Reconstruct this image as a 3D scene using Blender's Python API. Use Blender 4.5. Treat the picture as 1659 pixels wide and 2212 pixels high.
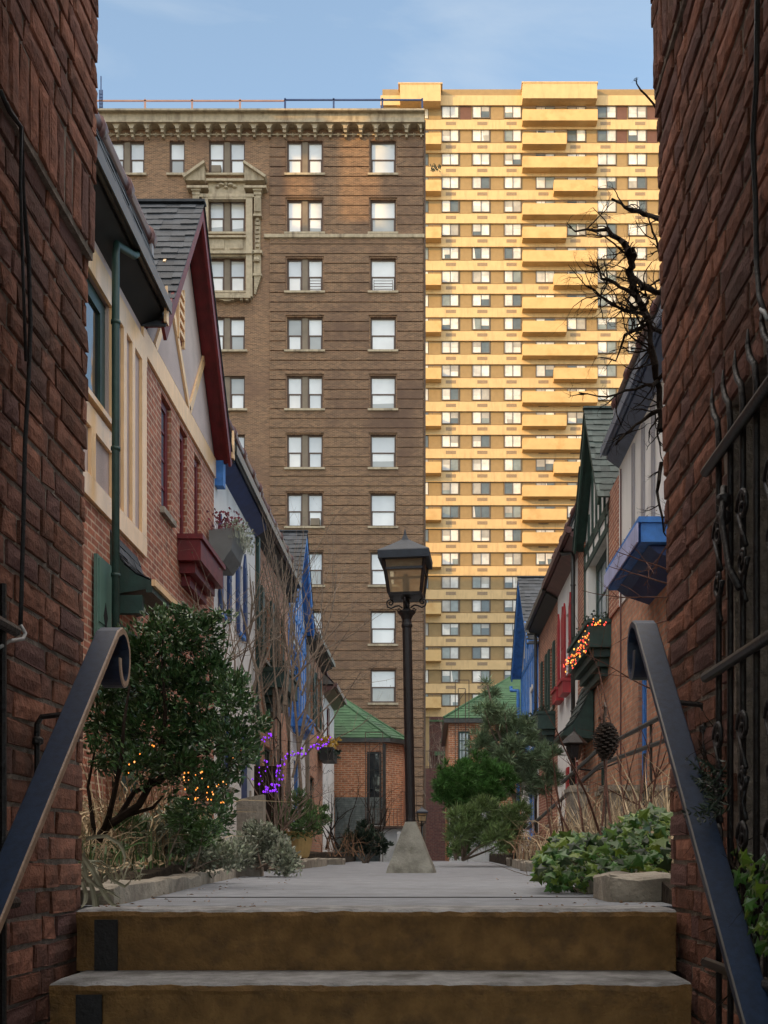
import bpy, math, random
from mathutils import Vector, Matrix
R = math.radians
scene = bpy.context.scene
for ob in list(bpy.data.objects): bpy.data.objects.remove(ob, do_unlink=True)
C = scene.collection
rnd = random.Random(7)

# ------------------------------------------------------------ camera, world, sun
EYE = 0.16
F = 2300.0
cam_d = bpy.data.cameras.new('camera'); cam = bpy.data.objects.new('camera', cam_d); C.objects.link(cam)
cam.location = (0, 0, EYE); cam.rotation_euler = (R(90), 0, 0)
cam_d.sensor_fit = 'VERTICAL'; cam_d.sensor_height = 36; cam_d.sensor_width = 27
cam_d.lens = 36*F/2212
cam_d.shift_y = 744/2212; cam_d.shift_x = -97.5/2212
cam_d.clip_start = 0.05; cam_d.clip_end = 2000
scene.camera = cam
SUN_EL, SUN_AZ = 19.0, 51.0        # elevation; degrees left of straight behind the viewer
sd = Vector((math.sin(R(SUN_AZ)), math.cos(R(SUN_AZ)), -math.tan(R(SUN_EL)))).normalized()
sl = bpy.data.lights.new('sun', 'SUN'); so = bpy.data.objects.new('sun', sl); C.objects.link(so)
sl.energy = 1.75; sl.angle = R(0.5); sl.color = (1.0, 0.58, 0.17)
so.rotation_euler = sd.to_track_quat('-Z', 'Y').to_euler(); so.location = (-30, -30, 60)
w = bpy.data.worlds.new('World'); scene.world = w; w.use_nodes = True
nt = w.node_tree; N = nt.nodes; L = nt.links
bg = N['Background']; bg.inputs[1].default_value = 0.15
sky = N.new('ShaderNodeTexSky'); sky.sky_type = 'NISHITA'; sky.sun_disc = False
sky.sun_elevation = R(SUN_EL); sky.sun_rotation = R(180+SUN_AZ); sky.air_density = 1.0; sky.dust_density = 0.4; sky.ozone_density = 1.6
tc = N.new('ShaderNodeTexCoord'); mp = N.new('ShaderNodeMapping'); mp.inputs['Scale'].default_value = (1.0, 1.0, 4.2); mp.inputs['Rotation'].default_value = (0.3, 0.35, 0.2)
nz = N.new('ShaderNodeTexNoise'); nz.inputs['Scale'].default_value = 2.6; nz.inputs['Detail'].default_value = 7; nz.inputs['Roughness'].default_value = 0.55; nz.inputs['Distortion'].default_value = 0.5
cr = N.new('ShaderNodeValToRGB'); cr.color_ramp.elements[0].position = 0.46; cr.color_ramp.elements[1].position = 0.78; cr.color_ramp.elements[0].color = (0.10, 0.10, 0.10, 1); cr.color_ramp.elements[1].color = (0.42, 0.42, 0.42, 1)
mx = N.new('ShaderNodeMixRGB'); mx.inputs[2].default_value = (3.0, 3.1, 3.3, 1)
L.new(tc.outputs['Generated'], mp.inputs[0]); L.new(mp.outputs[0], nz.inputs['Vector']); L.new(nz.outputs[0], cr.inputs[0])
L.new(cr.outputs[0], mx.inputs[0]); L.new(sky.outputs[0], mx.inputs[1]); tn = N.new('ShaderNodeMixRGB'); tn.blend_type = 'MULTIPLY'; tn.inputs[0].default_value = 1; tn.inputs[2].default_value = (1.0, 1.0, 0.92, 1)
L.new(mx.outputs[0], tn.inputs[1])
# unseen bright cloud added overhead and behind the viewer to light the shaded lane
sx = N.new('ShaderNodeSeparateXYZ'); L.new(tc.outputs['Generated'], sx.inputs[0])
mz = N.new('ShaderNodeMapRange'); mz.interpolation_type = 'SMOOTHSTEP'; mz.inputs['From Min'].default_value = 0.64; mz.inputs['From Max'].default_value = 0.86; L.new(sx.outputs[2], mz.inputs['Value'])
my = N.new('ShaderNodeMapRange'); my.interpolation_type = 'SMOOTHSTEP'; my.inputs['From Min'].default_value = 0.1; my.inputs['From Max'].default_value = -0.5; my.inputs['To Max'].default_value = 0.22; L.new(sx.outputs[1], my.inputs['Value'])
ma = N.new('ShaderNodeMath'); ma.operation = 'MAXIMUM'; L.new(mz.outputs[0], ma.inputs[0]); L.new(my.outputs[0], ma.inputs[1])
n2 = N.new('ShaderNodeTexNoise'); n2.inputs['Scale'].default_value = 3.5; n2.inputs['Detail'].default_value = 6; L.new(tc.outputs['Generated'], n2.inputs['Vector'])
mc = N.new('ShaderNodeMapRange'); mc.inputs['From Min'].default_value = 0.3; mc.inputs['From Max'].default_value = 0.6; mc.inputs['To Min'].default_value = 0.6; L.new(n2.outputs[0], mc.inputs['Value'])
mm = N.new('ShaderNodeMath'); mm.operation = 'MULTIPLY'; L.new(ma.outputs[0], mm.inputs[0]); L.new(mc.outputs[0], mm.inputs[1])
cl = N.new('ShaderNodeMixRGB'); cl.inputs[2].default_value = (10.0, 9.0, 8.0, 1); L.new(mm.outputs[0], cl.inputs[0]); L.new(tn.outputs[0], cl.inputs[1]); L.new(cl.outputs[0], bg.inputs[0])
scene.view_settings.view_transform = 'Standard'; scene.view_settings.look = 'None'
scene.view_settings.exposure = 1.15; scene.view_settings.gamma = 1.0
scene.render.engine = 'CYCLES'
scene.cycles.max_bounces = 6; scene.cycles.transparent_max_bounces = 6

def at(px, py, Y): return Vector(((px-927)*Y/F, Y, EYE-(py-1850)*Y/F))
def zat(py, Y): return EYE-(py-1850)*Y/F

# ------------------------------------------------------------ materials
MATS = {}
def wallcoords(nt):
    N = nt.nodes; L = nt.links
    g = N.new('ShaderNodeNewGeometry'); s = N.new('ShaderNodeSeparateXYZ'); L.new(g.outputs['Position'], s.inputs[0])
    n = N.new('ShaderNodeSeparateXYZ'); L.new(g.outputs['True Normal'], n.inputs[0])
    a = N.new('ShaderNodeMath'); a.operation = 'ABSOLUTE'; L.new(n.outputs[0], a.inputs[0])
    t = N.new('ShaderNodeMath'); t.operation = 'GREATER_THAN'; t.inputs[1].default_value = 0.6; L.new(a.outputs[0], t.inputs[0])
    m = N.new('ShaderNodeMix'); m.data_type = 'FLOAT'; L.new(t.outputs[0], m.inputs[0]); L.new(s.outputs[0], m.inputs[2]); L.new(s.outputs[1], m.inputs[3])
    c = N.new('ShaderNodeCombineXYZ'); L.new(m.outputs[0], c.inputs[0]); L.new(s.outputs[2], c.inputs[1])
    return c.outputs[0], g.outputs['Position']
def newmat(name):
    m = bpy.data.materials.new(name); m.use_nodes = True; MATS[name] = m
    return m, m.node_tree, m.node_tree.nodes['Principled BSDF']
def noise(nt, pos, scale, detail=4, stretch=None, rough=0.55):
    n = nt.nodes.new('ShaderNodeTexNoise'); n.inputs['Scale'].default_value = scale; n.inputs['Detail'].default_value = detail; n.inputs['Roughness'].default_value = rough
    if stretch:
        mp = nt.nodes.new('ShaderNodeMapping'); mp.inputs['Scale'].default_value = stretch
        nt.links.new(pos, mp.inputs[0]); pos = mp.outputs[0]
    nt.links.new(pos, n.inputs['Vector']); return n.outputs[0]
def ramp(nt, fac, a, b, ca=(0,0,0,1), cb=(1,1,1,1)):
    r = nt.nodes.new('ShaderNodeValToRGB'); e = r.color_ramp.elements
    e[0].position = a; e[1].position = b; e[0].color = ca; e[1].color = cb
    nt.links.new(fac, r.inputs[0]); return r.outputs[0]
def mixc(nt, fac, a, b, mode='MIX'):
    m = nt.nodes.new('ShaderNodeMixRGB'); m.blend_type = mode
    for i, v in ((0, fac), (1, a), (2, b)):
        if isinstance(v, (float, int)): m.inputs[i].default_value = v
        elif isinstance(v, tuple): m.inputs[i].default_value = v if len(v) == 4 else v+(1,)
        else: nt.links.new(v, m.inputs[i])
    return m.outputs[0]
def bump(nt, bsdf, h, strength=0.4, dist=0.01):
    b = nt.nodes.new('ShaderNodeBump'); b.inputs['Strength'].default_value = strength; b.inputs['Distance'].default_value = dist
    nt.links.new(h, b.inputs['Height']); nt.links.new(b.outputs[0], bsdf.inputs['Normal'])
def mat(name, col, rough=0.7, var=0.25, scale=3.0, bmp=0.0, bscale=40, metal=0.0, dirt=None, dscale=1.2, streak=False, island=0.0, spec=0.5, hue=None):
    m, nt, b = newmat(name)
    g = nt.nodes.new('ShaderNodeNewGeometry'); pos = g.outputs['Position']
    n = noise(nt, pos, scale, 5)
    d = tuple(max(0, c*(1-var)) for c in col); l = tuple(c*(1+var) for c in col)
    c = mixc(nt, ramp(nt, n, 0.3, 0.7), d, l)
    if island:
        k = ramp(nt, g.outputs['Random Per Island'], 0, 1, (1-island,)*3+(1,), (1+island,)*3+(1,))
        c = mixc(nt, 1.0, c, k, 'MULTIPLY')
    if hue:
        mul = nt.nodes.new('ShaderNodeMath'); mul.operation = 'MULTIPLY'; mul.inputs[1].default_value = 7.31; nt.links.new(g.outputs['Random Per Island'], mul.inputs[0])
        fr = nt.nodes.new('ShaderNodeMath'); fr.operation = 'FRACT'; nt.links.new(mul.outputs[0], fr.inputs[0])
        c = mixc(nt, ramp(nt, fr.outputs[0], 0.55, 1.0), c, hue)
    if dirt:
        n2 = noise(nt, pos, dscale, 6, (3, 3, 0.5) if streak else None, 0.65)
        c = mixc(nt, ramp(nt, n2, 0.5, 0.72), c, dirt)
    nt.links.new(c, b.inputs['Base Color'])
    b.inputs['Roughness'].default_value = rough; b.inputs['Metallic'].default_value = metal
    b.inputs['Specular IOR Level'].default_value = spec
    if bmp: bump(nt, b, noise(nt, pos, bscale, 6), bmp, 0.01)
    return m
def brick(name, c1, c2, mortar, bw=0.215, bh=0.0685, ms=0.010, bmp=0.35, hs=False, dirt=None, rough=0.9, bias=0.0, ds=0.35, dlo=0.5):
    m, nt, b = newmat(name)
    uv, pos = wallcoords(nt)
    wn = nt.nodes.new('ShaderNodeTexNoise'); wn.inputs['Scale'].default_value = 6; nt.links.new(pos, wn.inputs['Vector'])
    ad = nt.nodes.new('ShaderNodeMixRGB'); ad.blend_type = 'ADD'; ad.inputs[0].default_value = 0.008
    nt.links.new(uv, ad.inputs[1]); nt.links.new(wn.outputs['Color'], ad.inputs[2])
    t = nt.nodes.new('ShaderNodeTexBrick'); t.inputs['Scale'].default_value = 1; t.inputs['Brick Width'].default_value = bw; t.inputs['Row Height'].default_value = bh
    t.inputs['Mortar Size'].default_value = ms; t.inputs['Mortar Smooth'].default_value = 0.3; t.inputs['Bias'].default_value = bias
    t.inputs['Color1'].default_value = c1+(1,); t.inputs['Color2'].default_value = c2+(1,); t.inputs['Mortar'].default_value = mortar+(1,)
    nt.links.new(ad.outputs[0], t.inputs['Vector'])
    n = noise(nt, pos, 9, 6) if not hs else noise(nt, pos, 1.6, 8, (1, 1, 7), 0.75)
    c = mixc(nt, 0.8 if not hs else 1.0, t.outputs['Color'], ramp(nt, n, 0.3, 0.75, (0.55, 0.55, 0.55, 1), (1.35, 1.3, 1.25, 1)), 'MULTIPLY')
    if dirt:
        n2 = noise(nt, pos, ds, 7, None, 0.7)
        c = mixc(nt, ramp(nt, n2, dlo, dlo+0.25), c, dirt)
    nt.links.new(c, b.inputs['Base Color']); b.inputs['Roughness'].default_value = rough
    sub = nt.nodes.new('ShaderNodeMath'); sub.operation = 'SUBTRACT'; sub.inputs[0].default_value = 1.0; nt.links.new(t.outputs['Fac'], sub.inputs[1])
    ad2 = nt.nodes.new('ShaderNodeMath'); ad2.operation = 'ADD'; nt.links.new(sub.outputs[0], ad2.inputs[0])
    n3 = noise(nt, pos, 60, 4); ml = nt.nodes.new('ShaderNodeMath'); ml.operation = 'MULTIPLY'; ml.inputs[1].default_value = 0.6; nt.links.new(n3, ml.inputs[0]); nt.links.new(ml.outputs[0], ad2.inputs[1])
    bump(nt, b, ad2.outputs[0], bmp, 0.008)
    return m
def glass(name, col, rough=0.06, var=0.3, spec=0.8, scale=1.2):
    m, nt, b = newmat(name)
    g = nt.nodes.new('ShaderNodeNewGeometry'); pos = g.outputs['Position']
    n = noise(nt, pos, scale, 3)
    c = mixc(nt, ramp(nt, n, 0.35, 0.65), tuple(x*(1-var) for x in col), tuple(min(1, x*(1+var)) for x in col))
    nt.links.new(c, b.inputs['Base Color']); b.inputs['Roughness'].default_value = rough; b.inputs['Specular IOR Level'].default_value = spec
    bump(nt, b, noise(nt, pos, 1.7, 2), 0.12, 0.05)
    return m
def emit(name, col, s):
    m, nt, b = newmat(name); b.inputs['Base Color'].default_value = col+(1,); b.inputs['Emission Color'].default_value = col+(1,); b.inputs['Emission Strength'].default_value = s
    return m
M = MATS
mat('near_brick', (0.27, 0.12, 0.08), 0.85, 0.40, 22, 0.8, 90, island=0.40, hue=(0.17, 0.09, 0.08), dirt=(0.13, 0.08, 0.065), dscale=3.5, spec=0.2)
mat('near_mortar', (0.28, 0.235, 0.20), 0.95, 0.35, 30, 1.0, 120, spec=0.1)
brick('house_brick', (0.46, 0.165, 0.095), (0.31, 0.105, 0.065), (0.58, 0.41, 0.29), dirt=(0.26, 0.12, 0.08), ds=0.8)
brick('pale_brick', (0.62, 0.29, 0.165), (0.46, 0.19, 0.105), (0.40, 0.31, 0.23), dirt=(0.36, 0.19, 0.12), ds=0.9)
brick('brown_brick', (0.34, 0.192, 0.112), (0.15, 0.083, 0.055), (0.38, 0.28, 0.18), ms=0.012, dirt=(0.17, 0.10, 0.07), hs=True, ds=0.16, dlo=0.46)
brick('banded_brick', (0.29, 0.165, 0.096), (0.125, 0.07, 0.046), (0.33, 0.245, 0.16), ms=0.012, dirt=(0.13, 0.08, 0.057), hs=True, ds=0.22, dlo=0.45)
brick('end_brick', (0.60, 0.235, 0.11), (0.40, 0.145, 0.07), (0.60, 0.42, 0.28), ms=0.012)
brick('dark_red_brick', (0.12, 0.045, 0.035), (0.08, 0.03, 0.027), (0.12, 0.08, 0.07))
brick('painted_brick', (0.17, 0.20, 0.19), (0.14, 0.165, 0.16), (0.12, 0.14, 0.135))
mat('terracotta', (0.44, 0.37, 0.26), 0.8, 0.16, 5, 0.4, 30, dirt=(0.20, 0.155, 0.11), dscale=0.9, streak=True)
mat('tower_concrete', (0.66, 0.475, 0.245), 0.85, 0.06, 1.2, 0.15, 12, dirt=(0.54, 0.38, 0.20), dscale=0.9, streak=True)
mat('tower_balcony', (0.64, 0.44, 0.20), 0.85, 0.08, 0.8, 0.15, 12, dirt=(0.54, 0.33, 0.13), dscale=0.6)
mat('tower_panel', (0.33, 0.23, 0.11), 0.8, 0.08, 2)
mat('tower_panel_red', (0.14, 0.065, 0.045), 0.7, 0.1, 2)
mat('tower_frame', (0.13, 0.105, 0.085), 0.5, 0.1, 2)
mat('tower_grille', (0.30, 0.22, 0.14), 0.8, 0.2, 9)
for i, c in enumerate([(0.78, 0.76, 0.70), (0.11, 0.14, 0.15), (0.42, 0.40, 0.35), (0.24, 0.28, 0.27), (0.60, 0.60, 0.57)]):
    glass('tower_glass%d' % i, c, 0.09, 0.18, 0.7, 0.9)
mat('sash', (0.10, 0.065, 0.05), 0.6, 0.15, 2)
mat('mullion', (0.21, 0.17, 0.125), 0.7, 0.15, 2)
for i, c in enumerate([(0.80, 0.83, 0.84), (0.86, 0.86, 0.84), (0.66, 0.70, 0.73), (0.40, 0.42, 0.41)]):
    glass('blind_glass%d' % i, c, 0.05, 0.08, 0.9, 0.7)
mat('stucco_lilac', (0.53, 0.42, 0.38), 0.9, 0.10, 3, 0.5, 60, dirt=(0.40, 0.32, 0.29), dscale=1.5)
mat('stucco_white', (0.80, 0.76, 0.71), 0.9, 0.06, 2, 0.25, 60, dirt=(0.60, 0.56, 0.51), dscale=1.0, streak=True)
mat('cream_trim', (0.88, 0.58, 0.31), 0.25, 0.10, 4, 0.1, 40, dirt=(0.70, 0.48, 0.28), dscale=4, streak=True)
mat('green_paint', (0.020, 0.052, 0.040), 0.5, 0.35, 7, 0.3, 30, dirt=(0.035, 0.06, 0.048), dscale=3, streak=True)
mat('green_shutter', (0.10, 0.19, 0.15), 0.6, 0.1, 5)
mat('red_paint', (0.145, 0.009, 0.012), 0.55, 0.3, 7, 0.3, 30, dirt=(0.11, 0.012, 0.012), dscale=2.5, streak=True)
mat('red_shutter', (0.38, 0.025, 0.03), 0.5, 0.2, 5)
mat('blue_paint', (0.055, 0.21, 0.58), 0.6, 0.22, 7, 0.3, 30, dirt=(0.04, 0.13, 0.36), dscale=2.5, streak=True)
mat('lavender_paint', (0.42, 0.44, 0.66), 0.65, 0.15, 5, 0.2, 30, dirt=(0.30, 0.32, 0.50), dscale=2.5, streak=True)
mat('navy_paint', (0.02, 0.05, 0.16), 0.5, 0.2, 5)
mat('lilac_wood', (0.30, 0.28, 0.29), 0.7, 0.1, 5)
mat('black_soffit', (0.015, 0.017, 0.016), 0.6, 0.3, 5)
mat('gutter_metal', (0.06, 0.06, 0.055), 0.35, 0.3, 6, metal=0.3)
mat('blue_gutter', (0.12, 0.16, 0.23), 0.35, 0.2, 6, metal=0.2)
mat('copper_brown', (0.13, 0.06, 0.055), 0.4, 0.25, 6, metal=0.3)
mat('flashing', (0.22, 0.21, 0.20), 0.4, 0.25, 8, metal=0.4)
mat('slate', (0.045, 0.05, 0.058), 0.75, 0.3, 8, 0.4, 50, island=0.35)
mat('slate_green', (0.05, 0.065, 0.058), 0.75, 0.3, 8, 0.4, 50, island=0.3)
mat('shingle_green', (0.052, 0.118, 0.055), 0.9, 0.25, 3, 0.4, 50, island=0.20, dirt=(0.05, 0.085, 0.05), dscale=0.8)
mat('stone', (0.32, 0.285, 0.23), 0.9, 0.3, 9, 1.0, 45, dirt=(0.17, 0.145, 0.12), dscale=3.5)
mat('paving', (0.235, 0.25, 0.275), 0.85, 0.2, 12, 0.7, 160, dirt=(0.17, 0.175, 0.19), dscale=3.0)
mat('step_top', (0.28, 0.28, 0.28), 0.85, 0.35, 14, 1.0, 90, dirt=(0.10, 0.095, 0.085), dscale=6)
mat('ochre_paint', (0.255, 0.14, 0.05), 0.75, 0.30, 16, 1.0, 90, dirt=(0.14, 0.082, 0.038), dscale=11, spec=0.3)
mat('black_paint', (0.018, 0.017, 0.018), 0.6, 0.3, 10, 0.5, 70)
mat('joint', (0.10, 0.095, 0.09), 0.9)
mat('iron_black', (0.012, 0.009, 0.009), 0.45, 0.3, 20, 0.5, 90)
mat('lamp_cap', (0.022, 0.03, 0.042), 0.65, 0.2, 12, 0.3, 60)
mat('handrail_paint', (0.016, 0.034, 0.075), 0.40, 0.3, 60, 0.12, 400, spec=0.6)
mat('handrail_warm_glint', (0.40, 0.27, 0.19), 0.4, 0.2, 30, 0.3, 150)  # warm reflected sun put into the colour of the left rail edge
mat('rusty_iron', (0.085, 0.055, 0.04), 0.7, 0.3, 12)
mat('concrete_base', (0.27, 0.265, 0.225), 0.9, 0.25, 7, 0.6, 60, dirt=(0.13, 0.125, 0.10), dscale=6)
mat('soil', (0.035, 0.027, 0.02), 1.0, 0.5, 25, 1.0, 60, dirt=(0.09, 0.07, 0.05), dscale=9, spec=0.1)
mat('asphalt', (0.05, 0.05, 0.05), 0.9, 0.2, 6)
mat('bark_dark', (0.028, 0.019, 0.014), 0.9, 0.4, 30, 0.8, 80, spec=0.15)
mat('bark_grey', (0.24, 0.185, 0.14), 0.9, 0.3, 30, 0.5, 80, spec=0.2)
mat('bark_red', (0.11, 0.05, 0.035), 0.8, 0.4, 30, 0.8, 80, spec=0.25)
mat('leaf_gloss', (0.050, 0.115, 0.038), 0.28, 0.35, 6, island=0.6, hue=(0.10, 0.15, 0.05), spec=0.55)
mat('leaf_ivy', (0.035, 0.095, 0.016), 0.38, 0.4, 8, island=0.7, hue=(0.15, 0.22, 0.02), spec=0.32)
mat('leaf_bright', (0.09, 0.17, 0.05), 0.45, 0.3, 5, island=0.5, hue=(0.12, 0.18, 0.08))
mat('leaf_silver', (0.24, 0.27, 0.19), 0.6, 0.3, 6, island=0.6, hue=(0.42, 0.42, 0.34))
mat('leaf_dark', (0.022, 0.04, 0.022), 0.5, 0.3, 6, island=0.5)
mat('pine_green', (0.19, 0.28, 0.10), 0.6, 0.3, 3, island=0.5, hue=(0.17, 0.22, 0.11), spec=0.3)
mat('pine_dark', (0.08, 0.19, 0.045), 0.6, 0.35, 3, island=0.55, spec=0.3)
mat('pine_grey', (0.23, 0.31, 0.18), 0.7, 0.3, 3, island=0.5, spec=0.2)
mat('dry_straw', (0.46, 0.35, 0.22), 0.85, 0.3, 12, island=0.5, hue=(0.60, 0.49, 0.33), spec=0.2)
mat('dry_brown', (0.26, 0.15, 0.09), 0.9, 0.3, 12, island=0.5, spec=0.2)
mat('strap_leaf', (0.27, 0.27, 0.19), 0.55, 0.3, 12, island=0.3)
mat('flower_red', (0.16, 0.02, 0.03), 0.7, 0.3, 12, island=0.5)
mat('flower_yellow', (0.55, 0.33, 0.05), 0.7, 0.3, 12, island=0.4)
mat('pot_ochre', (0.60, 0.42, 0.17), 0.75, 0.15, 6, 0.4, 40)
mat('grey_paint', (0.17, 0.18, 0.175), 0.7, 0.1, 6)
mat('white_paint', (0.60, 0.60, 0.58), 0.6, 0.1, 4, dirt=(0.4, 0.4, 0.38), dscale=2)
mat('cable_white', (0.5, 0.5, 0.5), 0.5, 0.1)
mat('room_dark', (0.008, 0.008, 0.009), 0.9, 0.2)
mat('pinecone', (0.045, 0.032, 0.025), 0.8, 0.4, 40, 0.5, 80, island=0.3)
mat('shade_block_tan', (0.30, 0.24, 0.18), 0.9, 0.1, 1)  # only on the added unseen shading blocks
mat('pink_tube', (0.55, 0.30, 0.22), 0.6, 0.1)
glass('dark_glass', (0.02, 0.025, 0.028), 0.05, 0.3, 0.8)
glass('bluish_glass', (0.12, 0.16, 0.20), 0.06, 0.3, 0.9)
glass('pale_glass', (0.33, 0.38, 0.42), 0.06, 0.2, 0.9)
emit('bulb_orange', (1.0, 0.30, 0.045), 0.85); emit('bulb_purple', (0.27, 0.03, 0.9), 0.55); emit('bulb_red', (1.0, 0.08, 0.05), 0.9); emit('bulb_yellow', (1.0, 0.45, 0.08), 0.9); emit('bulb_warm', (1.0, 0.38, 0.10), 0.9)
# lantern glass: thin frosted tan panels
m, nt_, b_ = newmat('lantern_glass')
g_ = nt_.nodes.new('ShaderNodeNewGeometry')
tr = nt_.nodes.new('ShaderNodeBsdfTranslucent'); df = nt_.nodes.new('ShaderNodeBsdfDiffuse'); mx1 = nt_.nodes.new('ShaderNodeMixShader'); gl = nt_.nodes.new('ShaderNodeBsdfTransparent'); mx2 = nt_.nodes.new('ShaderNodeMixShader')
cc = mixc(nt_, ramp(nt_, noise(nt_, g_.outputs['Position'], 14, 5), 0.3, 0.7), (0.78, 0.58, 0.36), (0.95, 0.76, 0.50))
for n_ in (tr, df): nt_.links.new(cc, n_.inputs[0])
gl.inputs[0].default_value = (0.97, 0.86, 0.68, 1)
mx1.inputs[0].default_value = 0.45; mx2.inputs[0].default_value = 0.62
nt_.links.new(tr.outputs[0], mx1.inputs[1]); nt_.links.new(df.outputs[0], mx1.inputs[2]); nt_.links.new(mx1.outputs[0], mx2.inputs[1]); nt_.links.new(gl.outputs[0], mx2.inputs[2])
nt_.links.new(mx2.outputs[0], nt_.nodes['Material Output'].inputs[0])

# ------------------------------------------------------------ mesh helpers
ORG = {}
class MB:
    def __init__(s): s.v = []; s.f = []; s.m = []; s.sm = False
    def add(s, vs, fs, mi=0):
        n = len(s.v); s.v += [tuple(v) for v in vs]; s.f += [tuple(i+n for i in f) for f in fs]; s.m += [mi]*len(fs)
    def box(s, x0, x1, y0, y1, z0, z1, mi=0, j=0, rg=None):
        if x0 > x1: x0, x1 = x1, x0
        if y0 > y1: y0, y1 = y1, y0
        if z0 > z1: z0, z1 = z1, z0
        vs = [(x, y, z) for x in (x0, x1) for y in (y0, y1) for z in (z0, z1)]
        if j: rg = rg or rnd; vs = [(a+rg.uniform(-j, j), b+rg.uniform(-j, j), c+rg.uniform(-j, j)) for a, b, c in vs]
        s.add(vs, [(0, 1, 3, 2), (4, 6, 7, 5), (0, 4, 5, 1), (2, 3, 7, 6), (0, 2, 6, 4), (1, 5, 7, 3)], mi)
    def hexa(s, lo, hi, mi=0):          # two rings of equal length -> closed solid
        n = len(lo); s.add(list(lo)+list(hi), [tuple(range(n))[::-1], tuple(range(n, 2*n))]+[(i, (i+1) % n, n+(i+1) % n, n+i) for i in range(n)], mi)
    def quad(s, *p, mi=0): s.add(p, [tuple(range(len(p)))], mi)
    def tube(s, path, rad, n=6, mi=0, cap=True):
        path = [Vector(p) for p in path]; k = len(path)
        if not isinstance(rad, (list, tuple)): rad = [rad]*k
        vs = []; up = None
        for i, p in enumerate(path):
            t = (path[min(i+1, k-1)]-path[max(i-1, 0)])
            if t.length < 1e-9: t = Vector((0, 0, 1))
            t.normalize()
            if up is None: up = Vector((0, 0, 1)) if abs(t.z) < 0.9 else Vector((1, 0, 0))
            u = t.cross(up); 
            if u.length < 1e-5: u = t.cross(Vector((1, 0.3, 0)))
            u.normalize(); v = u.cross(t); up = v
            for q in range(n):
                a = 2*math.pi*q/n; vs.append(p+(u*math.cos(a)+v*math.sin(a))*rad[i])
        fs = [(i*n+q, i*n+(q+1) % n, (i+1)*n+(q+1) % n, (i+1)*n+q) for i in range(k-1) for q in range(n)]
        if cap: fs += [tuple(range(n))[::-1], tuple(range((k-1)*n, k*n))]
        s.add(vs, fs, mi)
    def lathe(s, c, prof, n=16, mi=0, sq=False, rot=0.0):
        vs = []
        for r, z in prof:
            for q in range(n):
                a = 2*math.pi*q/n+rot; vs.append((c[0]+r*math.cos(a), c[1]+r*math.sin(a), c[2]+z))
        k = len(prof)
        s.add(vs, [(i*n+q, i*n+(q+1) % n, (i+1)*n+(q+1) % n, (i+1)*n+q) for i in range(k-1) for q in range(n)]+[tuple(range(n))[::-1], tuple(range((k-1)*n, k*n))], mi)
    def beam(s, a, b, w, h, mi=0, up=(0, 0, 1)):
        a = Vector(a); b = Vector(b); t = (b-a).normalized(); u = t.cross(Vector(up))
        if u.length < 1e-5: u = t.cross(Vector((1, 0, 0)))
        u.normalize(); v = u.cross(t); u = u*w/2; v = v*h/2
        s.hexa([a-u-v, a+u-v, a+u+v, a-u+v], [b-u-v, b+u-v, b+u+v, b-u+v], mi)
    def build(s, name, mats, parent=None, o=None, smooth=False, **tags):
        if o is None: o = ORG[parent] if parent else Vector((0, 0, 0))
        o = Vector(o)
        me = bpy.data.meshes.new(name)
        me.from_pydata([(x-o.x, y-o.y, z-o.z) for x, y, z in s.v], [], s.f)
        if isinstance(mats, str): mats = [mats]
        for q in mats: me.materials.append(M[q])
        if len(mats) > 1: me.polygons.foreach_set('material_index', s.m)
        if smooth: me.polygons.foreach_set('use_smooth', [True]*len(me.polygons))
        ob = bpy.data.objects.new(name, me); C.objects.link(ob); ORG[ob] = o
        if parent: ob.parent = parent; ob.location = o-ORG[parent]
        else: ob.location = o
        for k, v in tags.items(): ob[k] = v
        return ob
def thing(name, label, cat, loc, group=None):
    o = bpy.data.objects.new(name, None); C.objects.link(o); o.location = loc; o.empty_display_size = 0.1
    ORG[o] = Vector(loc); o['label'] = label; o['category'] = cat
    if group: o['group'] = group
    return o
def structure(mb, name, mats, **k): return mb.build(name, mats, kind='structure', **k)
def kids(o): return list(o.children)
def dup_part(src, parent, loc):
    c = src.copy(); C.objects.link(c); c.parent = parent; c.location = Vector(loc)-ORG[parent]; ORG[c] = Vector(loc)
    for ch in kids(src):
        g = ch.copy(); C.objects.link(g); g.parent = c; ORG[g] = Vector(loc)+Vector(ch.location)
    return c
def dup(root, loc, label=None, rotz=None, scale=None):
    r = root.copy(); C.objects.link(r); r.location = loc; ORG[r] = Vector(loc)
    if label: r['label'] = label
    if rotz is not None: r.rotation_euler.z = rotz
    if scale: r.scale = scale
    for ch in kids(root):
        c = ch.copy(); C.objects.link(c); c.parent = r
        for g in kids(ch):
            d = g.copy(); C.objects.link(d); d.parent = c
    return r
def wall_grid(mb, u0, u1, z0, z1, holes, put, mi=0):
    """wall of boxes with rectangular openings; put(u0,u1,z0,z1,mi) adds one box"""
    us = sorted({u0, u1}|{min(max(h[i], u0), u1) for h in holes for i in (0, 1)})
    zs = sorted({z0, z1}|{min(max(h[i], z0), z1) for h in holes for i in (2, 3)})
    for a, b in zip(us, us[1:]):
        run = None
        for c, d in zip(zs, zs[1:]):
            mu, mz = (a+b)/2, (c+d)/2
            inh = any(h[0] < mu < h[1] and h[2] < mz < h[3] for h in holes)
            if inh:
                if run is not None: put(a, b, run, c, mi); run = None
            elif run is None: run = c
        if run is not None: put(a, b, run, z1, mi)
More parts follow.
